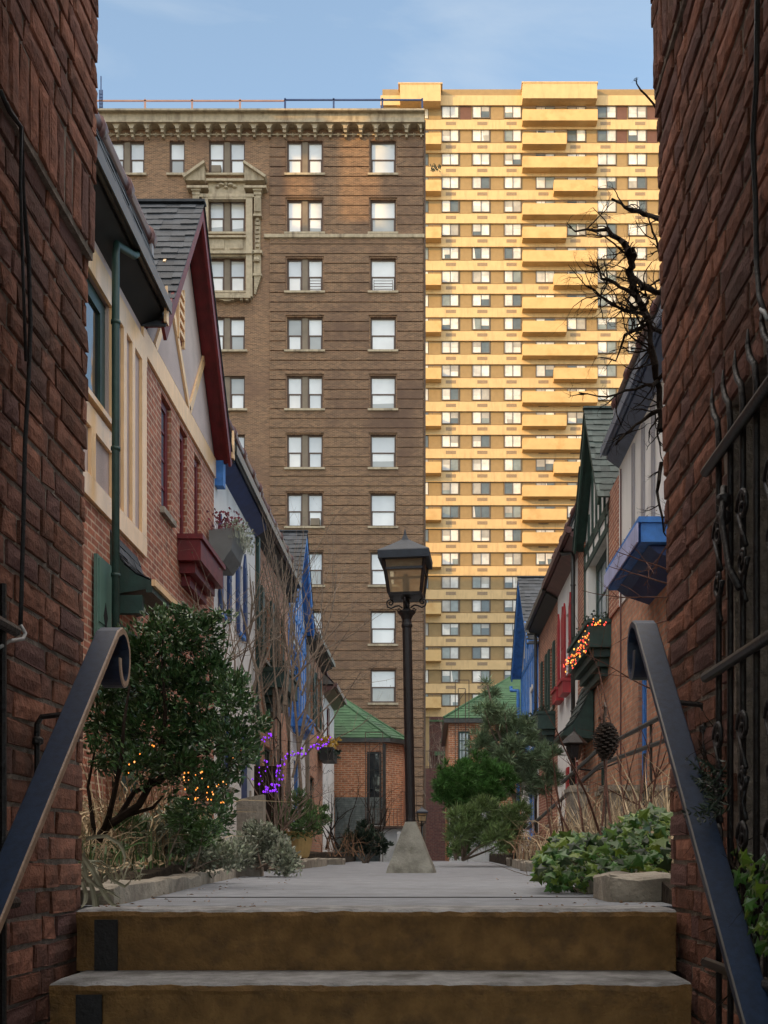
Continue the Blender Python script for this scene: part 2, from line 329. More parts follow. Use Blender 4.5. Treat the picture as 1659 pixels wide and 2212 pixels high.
def shingles(mb, p00, p10, p01, p11, rows, w=0.2, th=0.012, lap=1.25, rg=None, mi=0):
    """overlapping slabs over the quad p00(eave,left) p10(eave,right) p01(top,left) p11(top,right)"""
    rg = rg or rnd; p00, p10, p01, p11 = map(Vector, (p00, p10, p01, p11))
    n = (p10-p00).cross(p01-p00)
    if n.length < 1e-6: n = (p10-p00).cross(p11-p00)
    n.normalize()
    if n.z < 0: n = -n
    for r in range(rows):
        t0 = r/rows; t1 = min(1, (r+lap)/rows)
        a0, b0 = p00.lerp(p01, t0), p10.lerp(p11, t0); a1, b1 = p00.lerp(p01, t1), p10.lerp(p11, t1)
        W = (b0-a0).length; k = max(1, int(W/w)); off = rg.random()
        cuts = [0.0]+[min(0.999, (q+off*0.5+rg.uniform(-.15, .15)+0.25)/k) for q in range(k)]+[1.0]
        for q in range(len(cuts)-1):
            u0, u1 = cuts[q], cuts[q+1]
            if u1-u0 < 0.01: continue
            lift = th*rg.uniform(0.8, 1.8); dr = rg.uniform(-.12, .12)/rows
            d = (a1-a0)*dr*rows*0.5 if rows else Vector()
            q0 = a0.lerp(b0, u0)-d; q1 = a0.lerp(b0, u1)-d; q2 = a1.lerp(b1, u1); q3 = a1.lerp(b1, u0)
            mb.hexa([q0, q1, q2, q3], [q0+n*lift, q1+n*lift, q2+n*0.003, q3+n*0.003], mi)
    return n
# ------------------------------------------------------------ ground
g = MB(); g.box(-900, 900, -200, 1500, -1.6, -1.05); structure(g, 'ground', 'asphalt')

# ------------------------------------------------------------ brown brick apartment building (front face at y = 60)
SA = 60/F
apt = thing('apartment_building', 'tall brown brick apartment building with arched cornice and cream carved surround, closing the lane', 'building', (-10, 60, -1.35))
def AX(px): return (px-927)*SA
def AZ(py): return zat(py, 60)
def A(mb, px0, px1, py0, py1, p0, p1, mi=0):
    q = 60-p1; mb.box((px0-927)*q/F, (px1-927)*q/F, 60-p1, 60-p0, zat(py1, q), zat(py0, q), mi)
ROWS = [304+126.9*k for k in range(12)]
COLS = [(235, 312, 'd'), (366, 399, 's'), (451, 529, 'd'), (620, 697, 'd'), (800, 855, 's')]
holes = []
for (a, b, k) in COLS:
    for i, y in enumerate(ROWS): holes.append((AX(a), AX(b), AZ(y+72.5), AZ(y)))
w1 = MB(); xs = AX(580)
put = lambda u0, u1, z0, z1, mi: w1.box(u0, u1, 60, 60.45, z0, z1, mi)
wall_grid(w1, AX(40), AX(917), -1.35, AZ(255), holes, put)
w1.box(AX(40), AX(917), 60.45, 78, -1.35, AZ(255))
w1.build('wall', 'brown_brick', apt)
# banded brickwork to the right of the plain strip
rb = MB(); z = AZ(300); band = 0.545; k = 0
zz = AZ(1800)
while z > -1.0:
    z0 = z-band+0.055
    cuts = [(AX(583), AX(617)), (AX(700), AX(797)), (AX(858), AX(914))]
    for (a, b) in cuts: rb.box(a, b, 59.93, 59.998, z0, z)
    for (ca, cb, _) in COLS[3:]:
        a, b = AX(ca-3), AX(cb+3); lo, hi = z0, z
        over = [(AZ(y+77), AZ(y-3)) for y in ROWS if AZ(y+77) < z and AZ(y-3) > z0]
        segs = [(lo, hi)]
        for (h0, h1) in over:
            ns = []
            for (s0, s1) in segs:
                if h0 > s0: ns.append((s0, min(s1, h0)))
                if h1 < s1: ns.append((max(s0, h1), s1))
            segs = [q for q in ns if q[1]-q[0] > 0.06]
        for (s0, s1) in segs: rb.box(a, b, 59.93, 59.998, s0, s1)
    z -= band
rb.build('banded_brickwork', 'banded_brick', apt)
sc = MB(); A(sc, 570, 917, 505, 512, 0, 0.16); A(sc, 570, 917, 512, 514, 0, 0.11); sc.build('string_course', 'terracotta', apt)
# windows
def apt_window(a, b, y, kind, rg):
    x0, x1, z0, z1 = AX(a), AX(b), AZ(y+72.5), AZ(y); xc = (x0+x1)/2
    fr = MB(); t = 0.075
    units = []
    if kind == 'd':
        mw = 0.30; fr.box(xc-mw/2, xc+mw/2, 60.10, 60.20, z0, z1, 1); units = [(x0, xc-mw/2), (xc+mw/2, x1)]
    else: units = [(x0, x1)]
    for (u0, u1) in units:
        fr.box(u0, u0+t, 60.14, 60.25, z0, z1); fr.box(u1-t, u1, 60.14, 60.25, z0, z1)
        fr.box(u0+t, u1-t, 60.14, 60.25, z1-t, z1); fr.box(u0+t, u1-t, 60.14, 60.25, z0, z0+t)
    f = fr.build('window', ['sash', 'mullion'], apt, o=(xc, 60, z0))
    for (u0, u1) in units:
        r = rg.random(); top = 'blind_glass0' if r < .55 else ('blind_glass2' if r < .85 else ('blind_glass1' if r < .95 else 'blind_glass3')); bot = rg.choice(['blind_glass1', 'blind_glass1', 'blind_glass0', 'blind_glass0', 'blind_glass2', 'blind_glass3', 'blind_glass0'])
        zm = z0+(z1-z0)*0.47; q = 0.045
        s = MB()
        s.box(u0+t, u1-t, 60.16, 60.20, zm-q/2, zm+q); s.box(u0+t, u1-t, 60.155, 60.195, z0+t, z0+t+q)
        for c in (u0+t, u1-t-q): s.box(c, c+q, 60.17, 60.21, z0+t, zm-q/2)
        s.build('sash', 'sash', f)
        p = MB(); p.quad((u0+t, 60.215, zm), (u1-t, 60.215, zm), (u1-t, 60.215, z1-t), (u0+t, 60.215, z1-t), mi=0); p.quad((u0+t, 60.20, z0+t), (u1-t, 60.20, z0+t), (u1-t, 60.20, zm), (u0+t, 60.20, zm), mi=1)
        if rg.random() < .35:
            hb = z0+t+(zm-z0-t)*rg.uniform(.15, .6); p.quad((u0+t+.01, 60.198, z0+t+.01), (u1-t-.01, 60.198, z0+t+.01), (u1-t-.01, 60.198, hb), (u0+t+.01, 60.198, hb+rg.uniform(-.1, .1)), mi=2)
        if rg.random() < .12: p.box(u0+t+.1, u1-t-.1, 59.9, 60.15, z0+t, z0+t+.38, mi=3)
        p.build('pane', [top, bot, 'blind_glass3', 'mullion'], f)
    sl_ = MB(); sl_.box(x0-0.14, x1+0.14, 59.84, 60.1, z0-0.12, z0-0.002); sl_.build('sill', 'terracotta', f)
    return f
rg = random.Random(3)
bk = MB()
for ci, (a, b, kd) in enumerate(COLS):
    for i, y in enumerate(ROWS):
        apt_window(a, b, y, kd, rg)
        bk.box(AX(a), AX(b), 60.3, 60.32, AZ(y+72.5), AZ(y))
bk.build('room_shadow', 'room_dark', apt)
# window guard bars of two fourth windows
gb = MB()
for (a, b, y) in ((668, 696, 557), (808, 848, 557)):
    for q in range(4): gb.box(AX(a), AX(b), 59.9, 59.93, AZ(y+70-q*6), AZ(y+69.2-q*6))
    for xx in (a, b): gb.box(AX(xx)-.015, AX(xx)+.015, 59.9, 59.93, AZ(y+72), AZ(y+50))
gb.build('window_guard', 'sash', apt)
# cornice and arcade
co = MB()
A(co, 30, 917, 234, 238, -3, 0.80); A(co, 30, 917, 238, 241, 0, 0.70); A(co, 30, 916, 241, 260, 0, 0.55); A(co, 30, 917, 260, 263, 0, 0.64)
co.build('cornice', 'terracotta', apt)
ar = MB(); pitch = 32.75
x = 911-pitch*0.5
ros = MB()
i = 0
while x > 150:
    c = AX(x); hw = pitch*SA/2; r = hw*0.78; zt = zat(263, 59.5); zs = zat(277, 59.5)
    n = 10; pts = [(c+r*math.cos(math.pi*q/n), zs+r*math.sin(math.pi*q/n)*0.9) for q in range(n+1)]
    for q in range(n):
        (xa, za), (xb, zb) = pts[q], pts[q+1]
        ta = c+hw*math.cos(math.pi*q/n)/abs(max(abs(math.cos(math.pi*q/n)), 1e-3)) if abs(math.cos(math.pi*q/n)) > 0.72 else xa*1.0
        lo = [(xa, 59.50, za), (xb, 59.50, zb), (xb, 59.50, zt), (xa, 59.50, zt)]
        ar.hexa(lo, [(X_, 59.999, Z_) for X_, Y_, Z_ in lo])
    for s_ in (-1, 1):   # pier halves
        x0, x1 = sorted((c+s_*r, c+s_*hw)); ar.box(x0, x1, 59.50, 59.999, zs, zt)
        x0, x1 = sorted((c+s_*(r+.01), c+s_*hw)); ar.box(x0, x1, 59.58, 59.999, zs-.15, zs)
        ar.box(x0+ (0.02 if s_ > 0 else 0), x1-(0.02 if s_ < 0 else 0), 59.74, 59.999, zs-.32, zs-.15)
    ros.lathe((0, 0, 0), [(0.01, 0)], 8) if False else None
    m_ = []
    for q in range(10):
        a = 2*math.pi*q/10; rr = 0.14 if q % 2 else 0.10; m_.append((c+rr*math.cos(a), 59.96, zs-.05+rr*math.sin(a)))
    ros.add(m_+[(c, 59.86, zs-.05)], [(q, (q+1) % 10, 10) for q in range(10)])
    x -= pitch; i += 1
A(ar, 150, 916, 289, 291.5, 0, 0.10)
ar.build('corbel_arcade', 'terracotta', apt); ros.build('rosettes', 'terracotta', apt)
# carved surround round the third column, rows 1-2
su = MB()
A(su, 436, 449, 425, 640, 0, 0.26); A(su, 531, 545, 425, 640, 0, 0.26)              # inner jambs
A(su, 449, 531, 425, 430, 0, 0.28); A(su, 430, 552, 418, 425, 0, 0.30)
A(su, 449, 531, 508, 512, 0, 0.34); A(su, 449, 531, 512, 542, 0, 0.16); A(su, 436, 548, 542, 547, 0, 0.36); A(su, 449, 531, 547, 554, 0, 0.2)
A(su, 455, 484, 517, 537, 0.16, 0.21); A(su, 496, 525, 517, 537, 0.16, 0.21)
A(su, 449, 531, 633, 637, 0, 0.3); A(su, 441, 541, 637, 643, 0, 0.38)
for q in (446, 458, 520, 532): A(su, q-2, q+4, 643, 648, 0, 0.3)
for k in range(6):
    a = k*math.pi/5; A(su, 466+k*8, 474+k*8, 643, 645+5*math.sin(a), 0.0, 0.26)
for sx, m_ in ((411, 1), (544, -1)):                                               # pilasters with scroll consoles
    A(su, sx+2, sx+22, 404, 411, 0, 0.42); A(su, sx+4, sx+20, 411, 420, 0, 0.34)
    A(su, sx+5, sx+19, 420, 462, 0, 0.30); A(su, sx+3, sx+21, 462, 466, 0, 0.36)
    for k in range(5): A(su, sx+5.5+2.8*k, sx+7.2+2.8*k, 424, 456, 0.30, 0.42-0.02*abs(k-2))
    A(su, sx+6, sx+18, 466, 540, 0, 0.12)
    for k in range(7): A(su, sx+9-(k % 2)*2, sx+15+(k % 2)*2, 470+k*9.5, 476+k*9.5, 0.12, 0.24-(k % 2)*.05)
    A(su, sx+1, sx+22, 540, 546, 0, 0.36); A(su, sx+4, sx+19, 546, 592, 0, 0.22); A(su, sx+2, sx+21, 590, 595, 0, 0.3)
    for k in range(8): A(su, sx+5+k*0.9*(1 if m_ > 0 else 0), sx+19-k*1.5*(1 if m_ < 0 else 0), 595+k*5, 600+k*5, 0, 0.24-k*0.012)
    su.lathe((AX(sx+12), 59.74, AZ(568)), [(0.16, -0.1), (0.2, 0), (0.16, 0.1)], 8)
# broken pediment: two raked halves
for a, b, s_ in ((407, 445, 1), (531, 571, -1)):
    pz = [(a, 404), (b, 404)]
    if s_ > 0: poly = [(a-2, 400), (b, 400), (b, 372), (b-5, 367), (a-3, 392)]
    else: poly = [(a, 400), (b+2, 400), (b+3, 392), (a+5, 367), (a, 372)]
    lo = [(AX(p), 59.55, AZ(q)) for p, q in poly]; hi = [(AX(p), 59.99, AZ(q)) for p, q in poly]; su.hexa(lo, hi)
    p1, p2 = ((a-6, 396), (b+1, 364)) if s_ > 0 else ((a-1, 364), (b+6, 396))
    su.beam((AX(p1[0]), 59.66, AZ(p1[1])), (AX(p2[0]), 59.66, AZ(p2[1])), 0.62, 0.14)
    A(su, min(a, b)-4, max(a, b)+4, 400, 405, 0, 0.5)
A(su, 445, 536, 385, 390, 0, 0.4); A(su, 450, 530, 390, 418, 0, 0.18)
for (q, r_, w_, h_) in ((490, 401, 4, 5), (480, 405, 7, 4), (500, 405, 7, 4), (472, 408, 5, 4), (508, 408, 5, 4), (490, 410, 5, 3)):   # winged cartouche
    c = Vector((AX(q), 59.8, AZ(r_))); 
    su.lathe(c, [(0.05, -h_*SA), (w_*SA, -h_*SA*.5), (w_*SA*1.05, 0), (w_*SA*.7, h_*SA*.7), (0.03, h_*SA)], 8)
su.build('carved_surround', 'terracotta', apt)
# roof railing, mast
rl = MB()
for px in (308, 410.5, 515): rl.box(AX(px)-.05, AX(px)+.05, 60.5, 60.56, AZ(238), AZ(200))
rl.box(AX(180), AX(613), 60.5, 60.55, AZ(205), AZ(202)); rl.build('roof_railing', 'pink_tube', apt)
rl = MB()
for px in (613, 719, 825, 912): rl.box(AX(px)-.05, AX(px)+.05, 60.5, 60.58, AZ(238), AZ(198))
rl.box(AX(613), AX(912), 60.5, 60.56, AZ(203), AZ(200)); rl.build('roof_railing', 'navy_paint', apt)
ms = MB()
for dx in (-3, 0, 3): ms.box(AX(212+dx)-.025, AX(212+dx)+.025, 60.5, 60.55, AZ(236), AZ(180 if dx else 150))
for k in range(7): ms.box(AX(208), AX(216), 60.5, 60.55, AZ(232-k*7), AZ(231-k*7))
ms.build('mast', 'navy_paint', apt)
pp = MB(); pp.box(AX(917)-.02, AX(919.5), 59.9, 60.0, -1.2, AZ(262)); pp.build('drainpipe', 'rusty_iron', apt)

# ------------------------------------------------------------ tall tower (front at y = 130)
TY = 130.0; ST = TY/F
def TX(px): return (px-927)*ST
def TZ(py): return zat(py, TY)
tow = thing('apartment_tower', 'pale yellow concrete apartment tower with rows of projecting balconies', 'building', (TX(1150), TY, -1.35))
def T(mb, px0, px1, py0, py1, p0, p1, mi=0):
    q = TY-p1; mb.box((px0-927)*q/F, (px1-927)*q/F, TY-p1, TY-p0, zat(py1, q), zat(py0, q), mi)
PT = 50.76; TR = [229+PT*k for k in range(26)]
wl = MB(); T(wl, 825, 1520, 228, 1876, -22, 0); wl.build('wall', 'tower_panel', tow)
spn = MB(); T(spn, 822, 1522, 206, 227, -22, 0.28); T(spn, 826, 1518, 193, 206, -2, 0.15, 1)
for y in TR: T(spn, 822, 1522, y+29.5, y+50, -0.01, 0.28)
for y in TR[:25]:
    for a in (963, 1031, 1094, 1163, 1232, 1297, 1372, 1440): T(spn, a, a+22, y+34, y+41, 0.27, 0.295, 2)
spn.build('spandrel', ['tower_concrete', 'tower_panel', 'tower_grille'], tow)
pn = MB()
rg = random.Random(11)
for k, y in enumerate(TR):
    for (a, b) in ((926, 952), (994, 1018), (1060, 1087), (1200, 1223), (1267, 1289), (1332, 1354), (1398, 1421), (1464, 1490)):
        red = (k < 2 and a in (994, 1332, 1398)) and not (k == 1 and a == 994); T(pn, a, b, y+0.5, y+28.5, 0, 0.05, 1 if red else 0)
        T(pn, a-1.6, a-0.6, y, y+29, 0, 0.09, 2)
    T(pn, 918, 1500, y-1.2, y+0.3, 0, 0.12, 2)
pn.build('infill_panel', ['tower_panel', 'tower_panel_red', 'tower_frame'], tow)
def tower_win(mb, pmb, a, b, y, rg, cols):
    x0, x1, z0, z1 = TX(a), TX(b), TZ(y+27.5), TZ(y+1); t = 0.09; xm = (x0+x1)/2; f = TY-0.13
    mb.box(x0, x0+t, f, TY-.01, z0, z1); mb.box(x1-t, x1, f, TY-.01, z0, z1); mb.box(x0+t, x1-t, f, TY-.01, z1-t, z1); mb.box(x0+t, x1-t, f, TY-.01, z0, z0+t); mb.box(xm-.04, xm+.04, f, TY-.01, z0+t, z1-t)
    for (u0, u1) in ((x0+t, xm-.04), (xm+.04, x1-t)):
        c = rg.choice(cols); pmb.quad((u0, TY-.06, z0+t), (u1, TY-.06, z0+t), (u1, TY-.06, z1-t), (u0, TY-.06, z1-t), mi=c)
        if rg.random() < .45:
            h = z0+t+(z1-z0)*rg.uniform(.25, .6); pmb.quad((u0+.02, TY-.075, h), (u1-.02, TY-.075, h), (u1-.02, TY-.075, z1-t), (u0+.02, TY-.075, z1-t), mi=rg.choice((0, 4, 2)))
        if rg.random() < .12:     # curtain edges
            pmb.quad((u0+.02, TY-.08, z0+t), (u0+.3, TY-.08, z0+t), (u0+.15, TY-.08, z1-t), (u0+.02, TY-.08, z1-t), mi=0)
GL = ['tower_glass%d' % i for i in range(5)]
count = 0; sf = MB(); 
wc = [(954, 991), (1020, 1058), (1089, 1126), (1157, 1198), (1225, 1265), (1290, 1331), (1356, 1396), (1423, 1462), (918, 925)]
for ci, (a, b) in enumerate(wc):
    for k, y in enumerate(TR):
        cols = (0, 0, 0, 4, 1, 1, 3, 0, 2) if k < 19 else (0, 2, 3, 3, 1, 4)
        if count < 100 and ci < 5:
            fm = MB(); pm = MB(); tower_win(fm, pm, a, b, y, rg, cols); f = fm.build('window', 'tower_frame', tow, o=((TX(a)+TX(b))/2, TY, TZ(y+27.5))); pm.build('pane', GL, f); count += 1
        else:
            fm = MB(); pm = MB()
            if b-a < 10: pm.quad((TX(a), TY-.06, TZ(y+27)), (TX(b), TY-.06, TZ(y+27)), (TX(b), TY-.06, TZ(y+1)), (TX(a), TY-.06, TZ(y+1)), mi=rg.choice(cols))
            else: tower_win(fm, pm, a, b, y, rg, cols)
            n = len(sf.v); sf.v += fm.v; sf.f += [tuple(i+n for i in q) for q in fm.f]; sf.m += [5]*len(fm.f)
            n = len(sf.v); sf.v += pm.v; sf.f += [tuple(i+n for i in q) for q in pm.f]; sf.m += pm.m
sf.build('windows', GL+['tower_frame'], tow, kind='stuff')
def balcony(a, b, y):
    m = MB(); D = 1.35
    T(m, a, b, y+7, y+27.5, D-.14, D); T(m, a, a+2.2, y+7, y+27.5, 0.29, D-.14); T(m, b-2.2, b, y+7, y+27.5, 0.29, D-.14)
    T(m, a, b, y+27.5, y+31, 0.29, D+.03)
    o = m.build('balcony', 'tower_balcony', tow, o=((TX(a)+TX(b))/2, TY, TZ(y+31)))
    r = MB(); T(r, a+1, b-1, y+1.8, y+2.7, D-.09, D-.05)
    q = a+1
    while q < b: T(r, q, q+.7, y+2.7, y+7, D-.09, D-.05); q += (b-a-2.7)/4
    r.build('railing', 'tower_frame', o)
for k, y in enumerate(TR):
    t = k % 4
    if t in (0, 2): balcony(1129, 1291, y)
    elif t == 1: balcony(1129, 1224, y)
    else: balcony(1197, 1291, y)
    if k % 2: balcony(880, 953, y)
ph = MB(); T(ph, 864, 952, 178, 218, -1, 1.5); T(ph, 860, 956, 178, 180.5, -1, 1.56); ph.build('penthouse', 'tower_concrete', tow)
ph = MB(); T(ph, 1129, 1290, 176, 212, -1, 1.5); T(ph, 1127, 1292, 176, 178.5, -1, 1.56)
ph.build('penthouse', 'tower_concrete', tow)
pl = MB(); r2 = random.Random(2)
for k in range(60):
    c = Vector((TX(941)+r2.uniform(-.6, .6), TY-1.2+r2.uniform(-.2, .2), TZ(384)+r2.uniform(0, .6))); d = Vector((r2.uniform(-.2, .2), r2.uniform(-.2, .2), r2.uniform(0, .3)))
    pl.add([c, c+d, c+d+Vector((.08, 0, .1)), c+Vector((.1, .02, 0))], [(0, 1, 2, 3)])
pl.build('balcony_plant', 'leaf_dark', label='small green bush in the balcony planter of the yellow tower', category='plant')

# ------------------------------------------------------------ unseen blockers added at the left to cast the shade and shape the sun patches
def block(name, label, parts, o):
    m = MB()
    for p in parts: m.box(*p)
    m.build(name, 'shade_block_tan', o=o, label=label, category='building')
block('shade_block', 'added unseen block shading the lower tower, in line with the brown building, far left of the lane', [(-82, -31, 62, 76, -1.35, 63.6)], (-56, 62, -1.35))
block('shade_block', 'added unseen block behind the left row, its thin top notched to let sun patches onto the brown building', [(-75, -31, 24, 36, -1.35, 49), (-75, -45.3, 29.8, 30.2, 49, 66), (-45.3, -43.3, 29.8, 30.2, 49, 51.7), (-45.3, -43.3, 29.8, 30.2, 56.3, 57.4), (-43.3, -42.2, 29.8, 30.2, 49, 57.5), (-42.2, -39.5, 29.8, 30.2, 49, 51.9), (-39.5, -31, 29.8, 30.2, 49, 57.6)], (-50, 30, -1.35))
block('shade_block', 'added unseen lower block keeping the sun off the houses, right behind the left row', [(-26, -18, -20, 50, -1.35, 18.5)], (-22, 10, -1.35))
# ------------------------------------------------------------ rows of small houses
XL, XR = 3.0, 2.73
def yL(px): return XL*F/(927-px)
def yR(px): return XR*F/(px-927)
class Side:
    def __init__(s, sg): s.sg = sg; s.X = -XL if sg < 0 else XR
    def x(s, d): return s.X-s.sg*d             # d = distance out from the facade, toward the walk
    def y(s, px): return yL(px) if s.sg < 0 else yR(px)
    def box(s, mb, y0, y1, d0, d1, z0, z1, mi=0): mb.box(s.x(d0), s.x(d1), y0, y1, z0, z1, mi)
    def prism(s, mb, pts, d0, d1, mi=0): mb.hexa([(s.x(d0), y, z) for y, z in pts], [(s.x(d1), y, z) for y, z in pts], mi)
    def prof(s, mb, pts, y0, y1, mi=0): mb.hexa([(s.x(d), y0, z) for d, z in pts], [(s.x(d), y1, z) for d, z in pts], mi)
    def beam(s, mb, a, b, w, d0, d1, mi=0):
        a, b = Vector(a), Vector(b); t = (b-a).normalized(); n = Vector((-t.y, t.x))*w/2
        s.prism(mb, [a-n, b-n, b+n, a+n], d0, d1, mi)
Ls, Rs = Side(-1), Side(1)
def fwin(S, root, y0, y1, z0, z1, fm='sash', pm='dark_glass', rec=0.06, rows=2, cols=2, sill='stone', fw=0.045, name='window'):
    m = MB(); d1 = -rec; d0 = -rec-0.05
    S.box(m, y0, y0+fw, d0, d1, z0, z1); S.box(m, y1-fw, y1, d0, d1, z0, z1); S.box(m, y0+fw, y1-fw, d0, d1, z1-fw, z1); S.box(m, y0+fw, y1-fw, d0, d1, z0, z0+fw)
    for q in range(1, rows): zz = z0+(z1-z0)*q/rows; S.box(m, y0+fw, y1-fw, d0+.01, d1-.012, zz-.018, zz+.018)
    for q in range(1, cols): yy = y0+(y1-y0)*q/cols; S.box(m, yy-.012, yy+.012, d0+.012, d1-.015, z0+fw, z1-fw)
    f = m.build(name, fm, root, o=(S.x(0), (y0+y1)/2, z0))
    p = MB(); S.box(p, y0+fw, y1-fw, d0+.015, d0+.025, z0+fw, z1-fw); p.build('pane', pm, f)
    if sill: s_ = MB(); S.box(s_, y0-.05, y1+.05, -rec, 0.05, z0-.07, z0-.003); s_.build('sill', sill, f)
    return f
def shutter(S, root, y0, y1, z0, z1, m_, d=0.0, pointed=False):
    m = MB(); S.box(m, y0, y1, d+.003, d+.035, z0, z1); t = .03
    if pointed: S.prism(m, [(y0, z1), (y1, z1), ((y0+y1)/2, z1+.22)], d+.003, d+.035)
    S.box(m, y0+t, y1-t, d+.035, d+.045, (z0+z1)/2+t, z1-t); S.box(m, y0+t, y1-t, d+.035, d+.045, z0+t, (z0+z1)/2-t)
    return m.build('shutter', m_, root)
def wallpart(S, root, y0, y1, z0, z1, m_, holes=(), name='wall', d=0.0, th=0.3):
    m = MB(); wall_grid(m, y0, y1, z0, z1, list(holes), lambda a, b, c, e, mi: S.box(m, a, b, d-th, d, c, e, mi))
    o = m.build(name, m_, root)
    return o
def back(S, root, y0, y1, z1):
    m = MB(); S.box(m, y0, y1, -4.5, -.33, -1.3, z1-.1); m.build('rear_rooms', 'stucco_lilac', root)
def eave(S, root, y0, y1, zg=5.93, soffit='black_soffit', gut='gutter_metal', roll='copper_brown', cover='slate', top=6.62, over=0.24, endpost='lilac_wood'):
    m = MB(); S.prof(m, [(-.02, zg-.26), (over-.03, zg-.10), (over-.03, zg-.03), (-.02, zg-.03)], y0, y1); m.build('soffit', soffit, root)
    g = MB()
    g.tube([(S.x(over), y0-.02, zg-.01), (S.x(over), y1-.02, zg-.01)], .055, 10); S.box(g, y0, y1, over-.045, over+.055, zg+.03, zg+.055)
    S.box(g, y0-.02, y1-.02, over+.045, over+.06, zg-.08, zg+.04); g.build('gutter', gut, root)
    r = MB(); 
    e = [(over-.04, zg+.02), (.03, top-.03), (-.35, top-.03), (-.35, zg+.02)]
    S.prof(r, e, y0+.01, y1-.01); rf = r.build('roof', 'flashing', root)
    c = MB(); n = shingles(c, (S.x(over-.03), y0, zg+.04), (S.x(over-.03), y1, zg+.04), (S.x(.04), y0, top), (S.x(.04), y1, top), 6, .22)
    c.build('slates', cover, rf)
    t = MB(); t.tube([(S.x(.02), y0, top), (S.x(.02), y1, top)], .085, 10)
    yy = y0+.1
    while yy < y1+.01: t.tube([(S.x(.02), yy-.05, top), (S.x(.02), yy+.05, top)], .11, 10); yy += .85
    t.tube([(S.x(.02), y1-.07, top), (S.x(.02), y1+.03, top)], .115, 10)
    t.build('ridge_tile', roll, rf, smooth=True)
    q = MB(); S.box(q, y1-.06, y1+.012, -.12, .10, zg+.1, top-.08); q.build('end_post', endpost, rf)
    b = MB(); S.prof(b, [(-.35, top-.05), (-.35, zg), (-4.5, zg), (-4.5, zg+.6)], y0, y1); b.build('roof_slope', 'slate', root)
def gable(S, root, y0, y1, zb, za, field, trim, barge, cover, over=.18, beams=(), ov=.12, ap=None):
    ya = ap or (y0+y1)/2
    m = MB(); S.prism(m, [(y0, zb), (y1, zb), (ya, za-.12)], -.3, .0); m.build('gable_wall', field, root)
    m = MB()
    for a, b, w_ in beams: S.beam(m, a, b, w_, .002, .03)
    if beams: m.build('timber', trim, root)
    # bargeboards + verge soffit
    m = MB()
    for (a, b) in (((y0-ov, zb-.06), (ya, za)), ((y1+ov, zb-.06), (ya, za))):
        av, bv = Vector(a), Vector(b); t = (bv-av).normalized(); n = Vector((-t.y, t.x)); n = n if n.y > 0 else -n
        S.prism(m, [av-n*.16, bv-Vector((0, .2)), bv, av], over-.035, over)             # face board
        S.prism(m, [av-n*.03, bv-Vector((0, .05)), bv-Vector((0, .012)), av-n*.005], 0.002, over-.037)            # soffit board
    m.build('bargeboard', barge, root)
    m = MB()
    for (a) in ((y0-ov), (y1+ov)):
        S.prism(m, [(a, zb-.1), (ya, za-.02), (ya, za-.07), (a, zb-.15)], -3.4, -.01)
    rf = m.build('roof', 'slate', root)
    c = MB()
    for a in (y0-ov, y1+ov):
        p = [(S.x(over+.02), a, zb-.08), (S.x(-3.3), a, zb-.08), (S.x(over+.02), ya, za+.01), (S.x(-3.3), ya, za+.01)]
        if S.sg > 0: p = [p[1], p[0], p[3], p[2]]
        shingles(c, p[0], p[1], p[2], p[3], int((za-zb)*8.5), .17, .014)
    S.box(c, ya-.06, ya+.06, -3.3, over+.03, za+.005, za+.035)
    c.build('slates', cover, rf)
def downpipe(S, root, y, z0, z1, m_, d=.12, r=.032, bend=.24):
    m = MB(); x = S.x(d); xb = S.x(bend)
    m.tube([(x, y, z0), (x, y, z1-.30), (x, y+.03, z1-.18), (xb, y+.28, z1-.14), (xb, y+.36, z1-.08), (xb, y+.36, z1)], r, 8)
    k = z0+.3
    while k < z1-.4: m.tube([(x, y, k), (x, y, k+.03)], r*1.25, 8); k += 1.15
    m.build('downpipe', m_, root, smooth=True)
def wbox(S, root, y0, y1, z0, z1, d, m_, name='window_box', corbels=2):
    m = MB(); S.box(m, y0, y1, .002, d, z0, z1-.06); S.box(m, y0-.025, y1+.025, .002, d+.03, z1-.06, z1)
    for k in range(corbels):
        f = 1-(k+1)/(corbels+1.2); S.box(m, y0+.1*(k+1), y1-.1*(k+1), .002, d*f, z0-.13*(k+1)+.004, z0-.13*k-.002)
    return m.build(name, m_, root)
def foliage_tuft(y0, y1, d0, d1, z0, h, S, n, rg, mb, s=.05):
    for k in range(n):
        c = Vector((S.x(rg.uniform(d0, d1)), rg.uniform(y0, y1), z0)); d = Vector((rg.uniform(-.5, .5), rg.uniform(-.5, .5), 1)).normalized()*h*rg.uniform(.4, 1)
        e = c+d; sd_ = Vector((rg.uniform(-1, 1), rg.uniform(-1, 1), rg.uniform(-.3, .6))).normalized()*s
        mb.add([c, c+Vector((.006, .006, 0)), e], [(0, 1, 2)]); mb.add([e, e+sd_*.5+Vector((0, 0, s*.4)), e+sd_, e+sd_*.5-Vector((0, 0, s*.3))], [(0, 1, 2, 3)])

